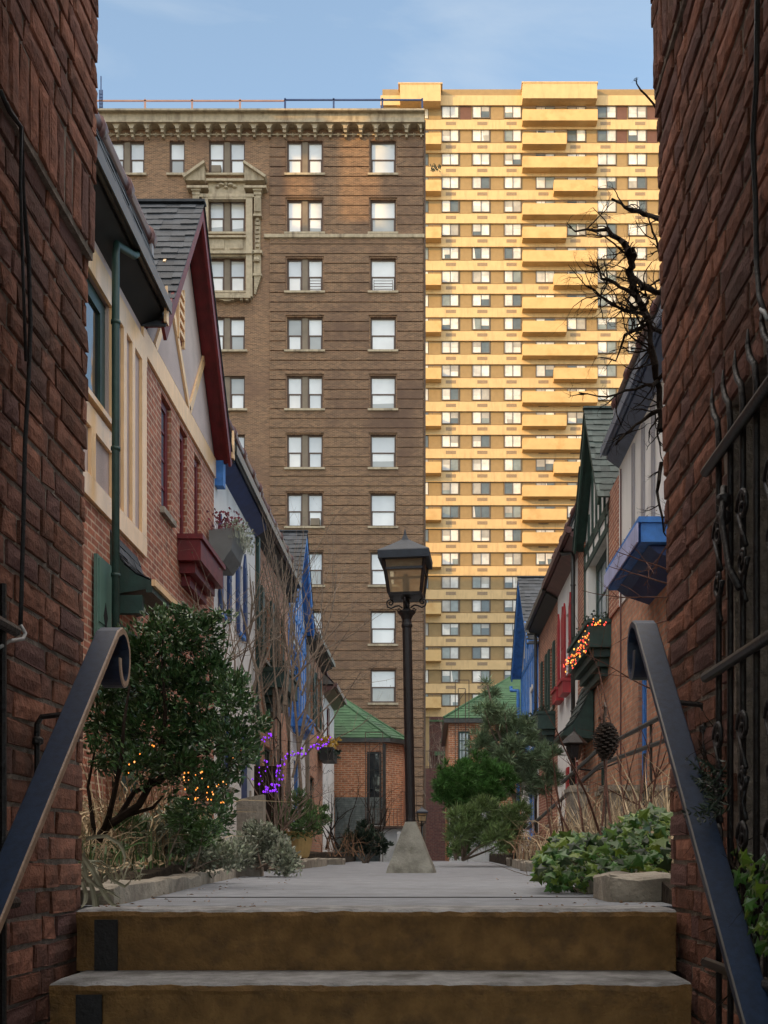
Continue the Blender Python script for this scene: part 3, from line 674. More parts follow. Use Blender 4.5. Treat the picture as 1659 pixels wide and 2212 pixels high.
# ---- left 1: lilac stucco, cream half timber, green trim
h = thing('row_house', 'lilac stucco house with cream timber framing and dark green window, nearest on the left', 'house', (-XL, 8.6, 0))
Y0, Y1 = 6.0, 11.2
S = Ls
wallpart(S, h, Y0, Y1, -.6, 3.3, 'house_brick', [(9.87, 10.2, -.6, 2.1)])
wallpart(S, h, Y0, Y1, 3.3, 5.72, 'stucco_lilac', [(8.2, 9.95, 4.2, 5.32)], 'upper_wall')
back(S, h, Y0, Y1, 6.2)
eave(S, h, Y0, Y1, top=6.66)
m = MB(); B = S.box
B(m, Y0, Y1, .003, .035, 5.30, 5.55); B(m, Y0, Y1, .003, .035, 3.30, 3.50); B(m, Y0, 10.05, .003, .035, 3.93, 4.12)
for a, b in ((9.97, 10.05), (10.34, 10.44), (10.64, 10.74), (11.0, 11.18), (9.35, 9.47), (8.1, 8.2)): B(m, a, b, .003, .036, 3.50, 3.93 if b < 9.9 else 5.30)
B(m, 8.1, 10.02, .003, .07, 4.15, 4.20)
m.build('timber', 'cream_trim', h)
fwin(S, h, 8.2, 9.95, 4.2, 5.30, 'green_paint', 'dark_glass', .03, 1, 3, None, .14)
downpipe(S, h, 9.68, .1, 5.92, 'green_paint', d=.15, r=.036, bend=.24)
sh = shutter(S, h, 9.45, 9.87, 1.6, 2.85, 'green_shutter', .02)
m = MB(); S.prism(m, [(9.66, 2.20), (9.72, 2.33), (9.66, 2.46), (9.60, 2.33)], .0655, .068); m.build('diamond_cut', 'room_dark', sh)
m = MB(); B(m, 9.5, 9.6, .055, .06, 2.3, 2.6) if False else None
# swept slate canopy over the door
cy0, cy1 = 10.0, 10.95
pr = [(.0, 3.22), (.06, 3.02), (.14, 2.90), (.25, 2.81), (.37, 2.76)]
m = MB()
for i in range(4):
    (d0, z0), (d1, z1) = pr[i+1], pr[i]
    shingles(m, (S.x(d0), cy0, z0+.012), (S.x(d0), cy1, z0+.012), (S.x(d1), cy0, z1+.012), (S.x(d1), cy1, z1+.012), 2, .14, .01)
cn = m.build('canopy', 'slate', h)
m = MB(); S.prof(m, pr+[(.37, 2.68), (.0, 2.62)], cy0+.01, cy1-.01); B(m, cy0, cy1, .34, .40, 2.64, 2.75); B(m, cy0+.02, cy0+.1, 0, .3, 2.45, 2.62); m.build('canopy_board', 'green_paint', cn)
m = MB(); B(m, cy0-.01, cy1+.01, .395, .43, 2.70, 2.76); m.build('canopy_trim', 'cream_trim', cn)
m = MB(); B(m, 10.2, 10.9, -.02, .03, .2, 2.4); d_ = m.build('door', 'green_paint', h); m = MB(); m.lathe((S.x(.05), 10.3, 1.3), [(.02, -.02), (.035, 0), (.02, .02)], 8); m.build('handle', 'gutter_metal', d_)

# ---- left 2: red brick with tall gable
h = thing('gabled_house', 'brick house with steep slate gable, dark red bargeboards and cream timber band', 'house', (-XL, 13, 0))
Y0, Y1 = 11.2, 14.84
H = [(11.92, 12.39, 4.07, 5.36), (12.8, 13.2, 4.0, 5.36), (13.6, 14.0, 4.0, 5.33)]
wallpart(S, h, Y0, Y1, -.6, 5.5, 'house_brick', H)
back(S, h, Y0, Y1, 6.0)
za, zb, ya = 8.12, 5.75, 13.0
bm = [((Y0-.12, 5.56), (Y1, 5.56), .26), ((12.02, 6.9), (13.25, 5.7), .10), ((13.25, 5.7), (14.1, 6.75), .10), ((11.6, 5.7), (12.6, 7.0), .09)]
gable(S, h, Y0, Y1, zb, za, 'stucco_lilac', 'cream_trim', 'red_paint', 'slate', .24, bm, ap=ya)
m = MB(); 
for k in range(5): B(m, 12.62+.02*k*0, 12.86, .004, .05, 6.38+k*.12, 6.43+k*.12)
B(m, 12.58, 12.62, .004, .045, 6.3, 7.0); B(m, 12.86, 12.9, .004, .045, 6.3, 7.0); lv = m.build('louvre', 'cream_trim', h)
m = MB(); B(m, 12.62, 12.86, .003, .012, 6.32, 6.98); m.build('louvre_back', 'red_paint', lv)
for ey, s_ in ((Y0-.08, 1), (Y1+.06, -1)):
    m = MB(); S.prism(m, [(ey-.05, 5.72), (ey+.05, 5.72), (ey+.045, 5.9), (ey, 6.12), (ey-.045, 5.9)], .242, .27); m.build('finial_board', 'cream_trim', h)
for i, q in enumerate(H): fwin(S, h, *q, 'red_paint', 'bluish_glass', .045, 4, 2, 'stone' if i == 0 else None, .09)
wbox(S, h, 12.68, 14.05, 3.69, 4.0, .28, 'red_paint', corbels=2)
# ---- left 3
h = thing('row_house', 'white stucco house with blue shutters and blue eave, beyond the red gable', 'house', (-XL, 16.6, 0))
Y0, Y1 = 14.84, 18.35
H = [(15.35, 15.75, 3.7, 4.8), (16.72, 17.12, 3.7, 4.8), (15.4, 16.2, 1.2, 2.3), (17.0, 17.9, .3, 2.3)]
wallpart(S, h, Y0, Y1, -.6, 5.72, 'stucco_white', H); back(S, h, Y0, Y1, 6)
eave(S, h, Y0+.15, Y1, 5.9, soffit='navy_paint', top=6.5)
for q in H[:2]: fwin(S, h, *q, 'lavender_paint', 'bluish_glass', .05, 3, 2, 'blue_paint')
for a in (15.12, 15.78, 16.49, 17.15): shutter(S, h, a, a+.22, 3.66, 4.84, 'navy_paint', .0, True)
fwin(S, h, *H[2], 'navy_paint', 'bluish_glass', .05, 3, 3, 'stone')
m = MB(); B(m, H[3][0], H[3][1], -.12, -.06, .3, 2.3); m.build('door', 'navy_paint', h)
m = MB(); B(m, Y0+.05, Y0+.22, .003, .12, 5.35, 5.7); m.build('eave_bracket', 'blue_paint', h)
# ---- left 4
h = thing('row_house', 'narrow brick house wrapped in bare vines, with a dark green window box', 'house', (-XL, 20.4, 0))
Y0, Y1 = 18.35, 22.6
H = [(19.2, 20.0, 3.75, 4.95), (20.7, 21.5, 3.75, 4.95), (19.4, 20.4, 1.0, 2.2), (21.0, 21.9, .3, 2.3)]
wallpart(S, h, Y0, Y1, -.6, 5.72, 'pale_brick', H); back(S, h, Y0, Y1, 6)
eave(S, h, Y0, Y1, 5.9, top=6.45, cover='slate')
for q in H[:3]: fwin(S, h, *q, 'green_paint', 'dark_glass', .05, 3, 3, 'stone')
for a in (18.9, 20.05, 20.4, 21.55): shutter(S, h, a, a+.27, 3.72, 4.98, 'green_paint')
wbox(S, h, 19.1, 20.9, 3.2, 3.55, .42, 'green_paint', corbels=3)
m = MB(); B(m, Y0+.05, Y0+.2, .003, .06, 0, 5.7); m.build('corner_board', 'green_paint', h)
m = MB(); B(m, H[3][0], H[3][1], -.12, -.06, .3, 2.3); m.build('door', 'green_paint', h)
# ---- left 5
h = thing('gabled_house', 'bright blue gabled house with white panels on the left, behind the purple lights', 'house', (-XL, 24.2, 0))
Y0, Y1 = 22.6, 25.8
H = [(23.4, 24.9, 3.3, 4.9), (23.6, 24.7, .9, 2.3)]
wallpart(S, h, Y0, Y1, -.6, 3.0, 'stucco_white', [H[1]]); wallpart(S, h, Y0, Y1, 3.0, 5.45, 'stucco_white', [H[0]], 'upper_wall'); back(S, h, Y0, Y1, 5.8)
bm = [((Y0, 5.5), (Y1, 5.5), .14), ((Y0, 3.05), (Y1, 3.05), .14), ((Y0, 5.05), (Y1, 5.05), .10), ((24.2, 5.5), (24.2, 7.2), .08)]
for q in range(8): bm.append(((Y0+.12+q*.42, 3.1 if not 1 < q < 5 else 5.0), (Y0+.12+q*.42, 5.5), .09))
for q in (-2, -1, 1, 2): bm.append(((24.2+q*.42, 5.5), (24.2+q*.42, 7.2-abs(q)*.5), .08))
gable(S, h, Y0, Y1, 5.6, 7.53, 'stucco_white', 'blue_paint', 'blue_paint', 'slate', .22, bm)
fwin(S, h, *H[0], 'blue_paint', 'dark_glass', .05, 2, 3, 'blue_paint', .1); fwin(S, h, *H[1], 'blue_paint', 'bluish_glass', .05, 2, 3, 'blue_paint')
wbox(S, h, 23.3, 25.0, 3.02, 3.27, .3, 'blue_paint', corbels=1)
# ---- left 6, 7
h = thing('row_house', 'brick house with dark eave and green windows, beyond the blue gable on the left', 'house', (-XL, 28, 0))
Y0, Y1 = 25.8, 30.0
H = [(26.6, 27.4, 3.6, 5.0), (28.3, 29.1, 3.6, 5.0), (26.8, 27.8, 1, 2.2)]
wallpart(S, h, Y0, Y1, -.6, 5.4, 'pale_brick', H); back(S, h, Y0, Y1, 5.5); eave(S, h, Y0+.2, Y1, 5.55, top=6.0, over=.3)
for q in H: fwin(S, h, *q, 'green_paint', 'dark_glass', .05, 3, 3, 'stone')
for a in (26.3, 27.43, 28.0, 29.13): shutter(S, h, a, a+.25, 3.57, 5.0, 'green_paint')
m = MB(); B(m, Y0+.02, Y0+.22, .003, .08, -.2, 5.3); m.build('corner_board', 'mullion', h)
h = thing('row_house', 'white rendered house at the far end of the left row, beside the green hipped roof', 'house', (-XL, 31.8, 0))
Y0, Y1 = 30.0, 33.6
H = [(31.2, 32.2, 3.3, 4.6)]
wallpart(S, h, Y0, Y1, -.6, 5.0, 'stucco_white', H); back(S, h, Y0, Y1, 4.9); eave(S, h, Y0, Y1, 5.0, soffit='copper_brown', top=5.35, over=.35, gut='copper_brown')
for q in H: fwin(S, h, *q, 'red_paint', 'dark_glass', .05, 2, 3, 'stone')

# ---- right 1
S = Rs; B = S.box
h = thing('row_house', 'white and blue house on the right with a bright blue window box on brackets', 'house', (XR, 11.5, 0))
Y0, Y1 = 6.5, 15.2
H = [(13.35, 13.9, 1.0, 2.75), (9.5, 10.4, .3, 2.4), (9.6, 10.8, 4.0, 5.3)]
wallpart(S, h, Y0, Y1+.8, -.6, 3.72, 'pale_brick', H); wallpart(S, h, Y0, Y1, 3.72, 5.72, 'stucco_white', [H[2]], 'upper_wall', .02); wallpart(S, h, Y1, Y1+.8, 3.72, 5.6, 'house_brick', (), 'corner_pier', .03)
back(S, h, Y0, Y1+.6, 6.2)
eave(S, h, Y0, Y1, 5.93, soffit='blue_gutter', gut='blue_gutter', top=6.62, over=.23)
m = MB()
for a in (14.0, 13.35, 12.75, 11.9, 11.0): B(m, a, a+.12, .023, .05, 3.72, 5.6)
m.build('timber', 'lilac_wood', h)
wbox(S, h, 11.2, 13.25, 3.47, 3.73, .5, 'blue_paint', 'window_box', 0)
m = MB(); S.prof(m, [(.003, 3.46), (.40, 3.46), (.30, 3.38), (.003, 3.28)], 11.3, 13.2); 
for a in (): S.prof(m, [(.003, 3.15), (.26, 3.23), (.16, 3.10), (.003, 3.0)], a, a+.14)
m.build('box_bracket', 'navy_paint', h)
m = MB(); B(m, 11.17, 13.28, .535, .55, 3.46, 3.66); m.build('box_front', 'lavender_paint', h)
fwin(S, h, 13.35, 13.9, 1.0, 2.75, 'blue_paint', 'bluish_glass', .05, 2, 1, 'stone', .12)
m = MB(); B(m, 9.5, 10.4, -.12, -.06, .3, 2.4); m.build('door', 'navy_paint', h)
fwin(S, h, *H[2], 'lavender_paint', 'bluish_glass', .05, 2, 3, None)
m = MB(); m.tube([(S.x(.04), 14.95, .2), (S.x(.04), 14.95, 5.6)], .012, 6); m.build('downpipe', 'copper_brown', h)
# ---- right 2: green gable
h = thing('gabled_house', 'dark green timber framed gable house on the right with a long lit window box', 'house', (XR, 17.3, 0))
Y0, Y1 = 16.0, 18.6
H = [(16.3, 18.2, 3.85, 5.12), (16.6, 17.2, 1.2, 2.4)]
wallpart(S, h, Y0, Y1, -.6, 3.5, 'pale_brick', [H[1]]); wallpart(S, h, Y0, Y1, 3.5, 5.5, 'stucco_white', [H[0]], 'upper_wall', .01); back(S, h, Y0, Y1, 5.6)
bm = [((Y0, 5.45), (Y1, 5.45), .15), ((Y0, 5.16), (Y1, 5.16), .1), ((Y0, 3.8), (Y1, 3.8), .1), ((Y0+.06, 3.5), (Y0+.06, 5.5), .12), ((Y1-.06, 3.5), (Y1-.06, 5.5), .12)]
for q in range(5): bm.append(((16.5+q*.4, 5.5), (16.5+q*.4, 7.2-abs(q-2)*.62), .09))
for q in range(4): bm.append(((16.35+q*.6, 5.16), (16.35+q*.6, 5.5), .07))
gable(S, h, Y0, Y1, 5.6, 7.42, 'stucco_white', 'green_paint', 'green_paint', 'slate_green', .2, [((a[0][0], a[0][1]), a[1], a[2]) for a in bm])
fwin(S, h, *H[0], 'green_paint', 'pale_glass', .12, 2, 4, None, .14); fwin(S, h, *H[1], 'green_paint', 'dark_glass', .05, 2, 2)
wbox(S, h, 15.95, 18.3, 3.3, 3.72, .33, 'green_paint', corbels=3)
# ---- right 3: red shutters
h = thing('row_house', 'white stucco house on the right with red shutters and a copper gutter', 'house', (XR, 20.8, 0))
Y0, Y1 = 18.6, 22.6
H = [(20.62, 21.2, 3.7, 4.95), (21.75, 22.15, 3.7, 4.95), (19.9, 20.6, .3, 2.3)]
wallpart(S, h, Y0, Y0+.8, -.6, 5.72, 'house_brick', (), 'corner_pier', .02); wallpart(S, h, Y0+.8, Y1, -.6, 5.72, 'stucco_white', H); back(S, h, Y0, Y1, 6)
eave(S, h, Y0+.1, Y1, 5.9, soffit='copper_brown', gut='copper_brown', top=6.5, over=.28)
for q in H[:2]: fwin(S, h, *q, 'white_paint', 'bluish_glass', .08, 3, 2, 'red_paint')
for a in (20.32, 21.22, 21.5, 22.18): shutter(S, h, a, a+.27, 3.62, 5.02, 'red_shutter', .0, True)
for a in (20.6, 21.65): wbox(S, h, a-.1, a+.6, 3.32, 3.6, .16, 'red_shutter', corbels=0)
downpipe(S, h, 19.45, .2, 5.9, 'gutter_metal', .1, .04, .26)
for a in (19.55, 20.7): shutter(S, h, a, a+.3, .3, 1.9, 'red_shutter')
m = MB(); B(m, 19.9, 20.6, -.12, -.06, .3, 2.3); m.build('door', 'red_paint', h)
cy0, cy1 = 17.55, 18.95
m = MB(); pr = [(.02, 3.12), (.10, 2.85), (.22, 2.58), (.36, 2.36), (.52, 2.22)]
for i in range(4):
    (d0, z0), (d1, z1) = pr[i+1], pr[i]
    shingles(m, (S.x(d0), cy0, z0+.012), (S.x(d0), cy1, z0+.012), (S.x(d1), cy0, z1+.012), (S.x(d1), cy1, z1+.012), 2, .16, .014)
cn = m.build('canopy', 'slate_green', h)
m = MB(); S.prof(m, pr+[(.52, 2.16), (.02, 2.1)], cy0+.01, cy1-.01); m.build('canopy_board', 'green_paint', cn)
# ---- right 4
h = thing('row_house', 'brick house on the right with dark green shutters, between white and blue houses', 'house', (XR, 24.5, 0))
Y0, Y1 = 22.6, 26.5
H = [(23.35, 24.0, 3.45, 4.8), (24.9, 25.5, 3.45, 4.8), (23.6, 24.5, .9, 2.1)]
wallpart(S, h, Y0, Y1, -.6, 5.72, 'house_brick', H); back(S, h, Y0, Y1, 6); eave(S, h, Y0, Y1, 5.85, top=6.4, over=.28)
for q in H: fwin(S, h, *q, 'sash', 'dark_glass', .08, 3, 2)
for a in (23.05, 24.03, 24.6, 25.53): shutter(S, h, a, a+.27, 3.42, 4.84, 'green_paint')
wbox(S, h, 23.0, 25.7, 2.92, 3.3, .38, 'green_paint', corbels=3)
downpipe(S, h, 26.3, .2, 5.85, 'gutter_metal', .1, .035, .26)
# ---- right 5: blue gable
h = thing('gabled_house', 'blue gabled house with white timber panels at the far end of the right row', 'house', (XR, 28.8, 0))
Y0, Y1 = 26.5, 31.5
H = [(27.6, 28.8, 3.0, 4.6), (27.2, 29.5, .7, 2.3)]
wallpart(S, h, Y0, Y1, -.6, 5.45, 'stucco_white', H); back(S, h, Y0, Y1, 5.8)
bm = [((Y0, 5.45), (Y1, 5.45), .14), ((Y0, 2.75), (Y1, 2.75), .14)]
for q in range(11): bm.append(((Y0+.15+q*.47, 2.8 if q not in (3, 4) else 4.7), (Y0+.15+q*.47, 5.45), .11))
for q in range(7): bm.append(((27.4+q*.5, 5.45), (27.4+q*.5, 7.45-abs(q-3)*.55), .11))
gable(S, h, Y0, Y1, 5.5, 7.75, 'stucco_white', 'blue_paint', 'blue_paint', 'slate', .3, bm)
fwin(S, h, *H[0], 'blue_paint', 'bluish_glass', .05, 2, 2, 'blue_paint', .1); fwin(S, h, *H[1], 'blue_paint', 'bluish_glass', .05, 1, 5, 'blue_paint', .09)
downpipe(S, h, 31.2, .2, 5.2, 'blue_paint', .12, .05, .3)

# ---- end pavilions with green hipped roofs
def pavilion(label, ring, apex, ze, wallm, loc):
    h = thing('corner_pavilion', label, 'house', loc)
    n = len(ring); m = MB(); m.hexa([(x, y, -1.35) for x, y in ring], [(x, y, ze-.12) for x, y in ring]); m.build('wall', wallm, h)
    cx = sum(p[0] for p in ring)/n; cy = sum(p[1] for p in ring)/n
    ov = [(x+(.16 if x > cx else -.16), y+(.2 if y > cy else -.2)) for x, y in ring]
    m = MB(); m.hexa([(x, y, ze-.14) for x, y in ov], [(x, y, ze-.01) for x, y in ov])
    m.build('eave_board', 'gutter_metal', h)
    m = MB(); ap = Vector(apex); m.hexa([(x, y, ze-.008) for x, y in ov], [(ap.x+(x-ap.x)*.02, ap.y+(y-ap.y)*.02, ap.z-.01) for x, y in ov])
    rf = m.build('roof', 'shingle_green', h)
    c = MB()
    for i in range(n):
        a, b = ov[i], ov[(i+1) % n]
        a3, b3 = Vector((a[0], a[1], ze)), Vector((b[0], b[1], ze))
        p, q = (a3-ap), (b3-ap)
        nrm = (b3-a3).cross(ap-a3)
        if nrm.z < 0: a3, b3 = b3, a3
        shingles(c, a3, b3, a3.lerp(ap, .985), b3.lerp(ap, .985), 26, .3, .012)
        c.tube([Vector((a[0], a[1], ze+.03)), ap], .035, 6)
    c.build('shingles', 'shingle_green', rf)
    return h
e1 = pavilion('small brick corner building with a green hipped roof at the left end of the lane', [(-6.2, 34.0), (-1.4, 34.0), (-.85, 34.7), (-.85, 41), (-6.2, 41)], (-4.6, 37.2, 6.7), 3.93, 'end_brick', (-3.4, 37, -1.35))
m = MB(); m.box(-3.0, -1.42, 33.97, 33.998, -1.3, 2.05); m.build('painted_base', 'painted_brick', e1)
def ewin(root, x0, x1, z0, z1, Y, fm, pm, rows, cols, sill='white_paint'):
    m = MB(); t = .06
    m.box(x0, x0+t, Y-.04, Y-.002, z0, z1); m.box(x1-t, x1, Y-.04, Y-.002, z0, z1); m.box(x0+t, x1-t, Y-.04, Y-.002, z1-t, z1); m.box(x0+t, x1-t, Y-.04, Y-.002, z0, z0+t)
    for q in range(1, rows): zz = z0+(z1-z0)*q/rows; m.box(x0+t, x1-t, Y-.03, Y-.006, zz-.015, zz+.015)
    for q in range(1, cols): xx = x0+(x1-x0)*q/cols; m.box(xx-.015, xx+.015, Y-.034, Y-.008, z0+t, z1-t)
    f = m.build('window', fm, root, o=((x0+x1)/2, Y, z0)); p = MB(); p.box(x0+t, x1-t, Y-.012, Y-.004, z0+t, z1-t); p.build('pane', pm, f)
    if sill: s_ = MB(); s_.box(x0-.15, x1+.1, Y-.12, Y-.002, z0-.14, z0-.004); s_.build('sill', sill, f)
ewin(e1, -1.98, -1.52, 1.15, 3.5, 34.0, 'black_soffit', 'dark_glass', 4, 2)
m = MB(); m.tube([(-1.42, 33.9, -.9), (-1.42, 33.9, 3.75)], .045, 8); m.build('downpipe', 'gutter_metal', e1)
e2 = pavilion('brick corner building with green hipped roof and white paned window at the right end', [(.62, 34.0), (6.2, 34.0), (6.2, 41), (.62, 41)], (3.7, 37.2, 6.95), 4.55, 'end_brick', (3.4, 37, -1.35))
ewin(e2, .92, 1.30, 2.95, 4.15, 34.0, 'green_paint', 'pale_glass', 4, 3)
m = MB(); m.box(.64, 2.4, 33.97, 33.998, -1.3, 1.75); m.build('painted_base', 'white_paint', e2)

def trellis(x0, x1, Y, z0, z1, label, arm=False):
    m = MB(); t = .022
    for x in (x0, x1): m.box(x-t/2, x+t/2, Y, Y+t, z0, z1)
    for x in (x0+.1, x1-.1): m.box(x-t/2, x+t/2, Y+.25, Y+.25+t, z0, z1-.22)
    m.box(x0, x1, Y+.002, Y+t-.002, z1, z1+t); m.box(x0+.1, x1-.1, Y+.252, Y+.25+t-.002, z1-.22, z1-.2)
    for k in range(int((z1-z0)/.6)): 
        zz = z0+.3+k*.6; m.beam((x0, Y+.01, zz), (x0+.1, Y+.26, zz+.05), .015, .015); m.beam((x1, Y+.01, zz), (x1-.1, Y+.26, zz+.05), .015, .015)
    m.beam((x0+.1, Y+.27, z1-.6), (x1-.1, Y+.27, z1-.3), .015, .015)
    m.build('trellis', 'rusty_iron', o=((x0+x1)/2, Y, z0), label=label, category='trellis')
trellis(-1.95, -1.42, 32.6, -.6, 3.95, 'thin rusty iron trellis frame in front of the left corner building window')
trellis(.80, 1.22, 32.6, .2, 5.55, 'tall thin iron trellis frame rising past the right green roof')
# stair platform and white wall by the left pavilion
m = MB(); m.box(-1.55, -.75, 33.2, 33.95, -.7, 1.02); m.box(-.95, -.75, 31.6, 33.2, -.7, .9); m.build('garden_wall', 'white_paint', o=(-1.1, 33.5, -.7), label='pale grey rendered wall below the left corner building window', category='wall')
s_ = thing('stair_railing', 'thin iron stair railing and landing beside the left corner building', 'railing', (-.8, 35.5, 1))
m = MB(); m.box(-2.0, -.35, 33.0, 33.9, 1.03, 1.1); m.beam((-.95, 33.4, .3), (-.45, 33.4, 1.0), .05, .05); m.beam((-.96, 33.4, .3), (-.96, 33.4, 1.0), .05, .05); m.build('landing', 'rusty_iron', s_)
m = MB()
for k in range(14): x = -1.95+k*.12; m.box(x-.008, x+.008, 33.0, 33.016, 1.1, 1.62 if x < -.9 else 2.15)
m.box(-1.97, -.9, 32.995, 33.02, 1.62, 1.64); m.box(-.9, -.36, 32.995, 33.02, 2.15, 2.17); m.build('balusters', 'rusty_iron', s_)

# ---- beyond the lane, right of the brown building
m = MB(); m.box(-.16, 2.4, 50, 55, -1.35, 4.3); o = m.build('brick_wall', 'dark_red_brick', o=(1, 52, -1.35), label='dark red brick wall with a white plinth at the far end of the lane', category='wall')
p = MB(); p.box(-.18, 2.4, 49.9, 49.998, -1.35, -.55); p.build('plinth', 'white_paint', o)
m = MB()
for k in range(20): x = -.1+k*.125; m.box(x-.015, x+.015, 50.1, 50.13, 4.31, 5.1)
m.box(-.15, 2.4, 50.09, 50.14, 5.1, 5.14); m.box(-.15, 2.4, 50.09, 50.14, 4.36, 4.39); m.build('fence', 'rusty_iron', o=(1, 50.1, 4.3), label='iron picket fence on top of the dark red wall', category='fence')
m = MB(); m.box(.0, 4.5, 62, 64, -1.35, 8.3); bb = m.build('low_building', 'dark_red_brick', o=(2, 63, -1.35), label='low dark ivy covered building behind the far picket fence', category='building')
p = MB(); p.box(.3, 2.2, 61.6, 61.98, 6.0, 6.25); p.box(0, 4.5, 61.9, 61.998, 8.0, 8.1); p.build('ledge', 'shingle_green', bb)
m = MB(); m.box(-.40, -.22, 49.2, 49.5, -.55, .25); m.box(-.37, -.25, 49.17, 49.198, -.1, .15); m.build('meter_box', 'white_paint', o=(-.3, 49.3, -.55), label='small pale meter box at the far lane corner', category='box')
# ------------------------------------------------------------ path, beds, steps
from mathutils import noise as mnoise
def slab(name, mats, x0, x1, y0, y1, top, bot=-1.2, nx=2, ny=2, amp=0.0, **k):
    m = MB(); vs = []
    fx = (x0 if callable(x0) else (lambda y: x0)); fx1 = (x1 if callable(x1) else (lambda y: x1))
    for j in range(ny):
        y = y0+(y1-y0)*(j/(ny-1))**1.5
        for i in range(nx):
            x = fx(y)+(fx1(y)-fx(y))*i/(nx-1); z = top(x, y) if callable(top) else top
            if amp: z += amp*mnoise.noise(Vector((x*3, y*3, 1.7)))+amp*.5*mnoise.noise(Vector((x*11, y*11, 5.7)))
            vs.append((x, y, z))
    fs = [(j*nx+i, j*nx+i+1, (j+1)*nx+i+1, (j+1)*nx+i) for j in range(ny-1) for i in range(nx-1)]
    m.add(vs, fs)
    bd = [i for i in range(nx)]+[j*nx+nx-1 for j in range(1, ny)]+[(ny-1)*nx+i for i in range(nx-2, -1, -1)]+[j*nx for j in range(ny-2, 0, -1)]
    n = len(bd); m.add([vs[i] for i in bd]+[(vs[i][0], vs[i][1], bot) for i in bd], [(i, n+i, n+(i+1) % n, (i+1) % n) for i in range(n)])
    return m.build(name, mats, smooth=bool(amp), **k)
slab('path', 'paving', -2.4, 2.2, 3.45, 40, 0.0, nx=24, ny=60, amp=0.0015, kind='structure')
jm = MB()
for y in (4.1,):
    pts = [(x, y+.02*mnoise.noise(Vector((x*2, y, 0)))) for x in [-2.0+.25*i for i in range(17)]]
    for (a, b), (c, d) in zip(pts, pts[1:]): jm.hexa([(a, b-.004, .001), (c, d-.004, .001), (c, d+.004, .001), (a, b+.004, .001)], [(a, b-.004, .0045), (c, d-.004, .0045), (c, d+.004, .0045), (a, b+.004, .0045)])
jm.build('path_joints', 'joint', kind='structure')
def lx(y): return -1.04-.093*(y-3.4) if y < 8.4 else (-1.56-.027*(y-8.4))
def rx(y): return .70+.04*(y-3.4) if y < 12 else 1.05+.035*(y-12)
slab('soil', 'soil', -3.05, lambda y: lx(y)-.10, 3.35, 34, lambda x, y: .05+.10*min(1, (-1.1-x)/1.2)+.012*min(8, y-3.4), nx=14, ny=60, amp=.035, kind='structure')
slab('soil', 'soil', lambda y: rx(y)+.10, 2.8, 3.40, 34, lambda x, y: .045+.10*min(1, (x-.8)/1.2)+.012*min(8, y-3.4), nx=12, ny=60, amp=.035, kind='structure')

def rough_block(x0, x1, y0, y1, z0, z1, label, seed, skew=0.0, group=None, n=5):
    """worn kerb stone: subdivided box with softened noisy surface"""
    rg = random.Random(seed); import itertools
    bm_v = {}; vs = []; fs = []
    def vid(i, j, k):
        key = (i, j, k)
        if key in bm_v: return bm_v[key]
        u, v, w_ = i/n, j/n, k/n
        x = x0+(x1-x0)*u+skew*v; y = y0+(y1-y0)*v; z = z0+(z1-z0)*w_
        e = [min(t, 1-t) for t in (u, v, w_)]; cnt = sum(1 for t in e if t == 0)
        q = .018 if cnt >= 2 else 0.0
        c = Vector(((x0+x1)/2+skew*v, (y0+y1)/2, (z0+z1)/2)); p = Vector((x, y, z)); d = (c-p)
        if d.length: p += d.normalized()*q
        p += Vector([mnoise.noise(p*9+Vector((seed, k_*7, 0))) for k_ in range(3)])*.016
        if w_ == 0: p.z = z0
        bm_v[key] = len(vs); vs.append(p); return bm_v[key]
    for a in range(n):
        for b in range(n):
            for s in (0, n):
                fs.append((vid(s, a, b), vid(s, a+1, b), vid(s, a+1, b+1), vid(s, a, b+1)))
                fs.append((vid(a, s, b), vid(a+1, s, b), vid(a+1, s, b+1), vid(a, s, b+1)))
                fs.append((vid(a, b, s), vid(a+1, b, s), vid(a+1, b+1, s), vid(a, b+1, s)))
    m = MB(); m.add(vs, fs)
    t = dict(label=label, category='kerb stone')
    if group: t['group'] = group
    return m.build('kerb_stone', 'stone', o=((x0+x1)/2, (y0+y1)/2, z0), smooth=False, **t)
GK = 'rough stones edging the planting beds'
rough_block(-1.22, -1.02, 3.5, 5.8, -.02, .062, 'long worn kerb slab at the left step corner under the strappy dry leaves', 1, -.22, GK, 12)
rough_block(-1.46, -1.26, 5.85, 8.3, -.02, .07, 'second long kerb slab on the left, running behind the first', 2, -.22, GK, 12)
rough_block(-1.80, -1.34, 8.5, 8.95, -.02, .115, 'square ended kerb stone beside the trailing variegated shrub on the left', 3, -.05, GK, 8)
rough_block(-1.86, -1.58, 12.5, 15.6, -.02, .115, 'kerb stone directly below the ochre pot', 4, -.1, GK, 8)
rough_block(-1.98, -1.66, 15.8, 18.5, -.02, .13, 'kerb stone just beyond the ochre pot on the left', 5, -.1, GK, 8)
rough_block(-2.35, -1.66, 20.5, 21.2, -.02, .12, 'long flat kerb stone farthest along the left bed', 6, 0, GK, 8)
rough_block(.63, .93, 3.72, 4.15, -.01, .095, 'large cracked stone against the right brick pier, under the ivy', 7, 0, GK, 9)
rough_block(.66, .76, 4.5, 4.85, -.01, .085, 'small broken stone next to the large cracked one under the ivy', 8, 0, GK, 7)
rough_block(.70, .90, 6.2, 7.3, -.01, .075, 'low stone half buried where the ivy spills on the path', 9, .05, GK, 7)
rough_block(.93, 1.13, 8.2, 9.2, -.01, .11, 'square kerb stone just behind the ivy on the right', 10, .03, GK, 7)
rough_block(1.02, 1.36, 11.3, 12.0, -.01, .105, 'pale wide kerb stone with a flat face on the right bed edge', 11, .0, GK, 7)
rough_block(1.10, 1.30, 12.4, 15.5, -.01, .12, 'long kerb stone leading away from the wide pale one on the right', 12, .1, GK, 8)
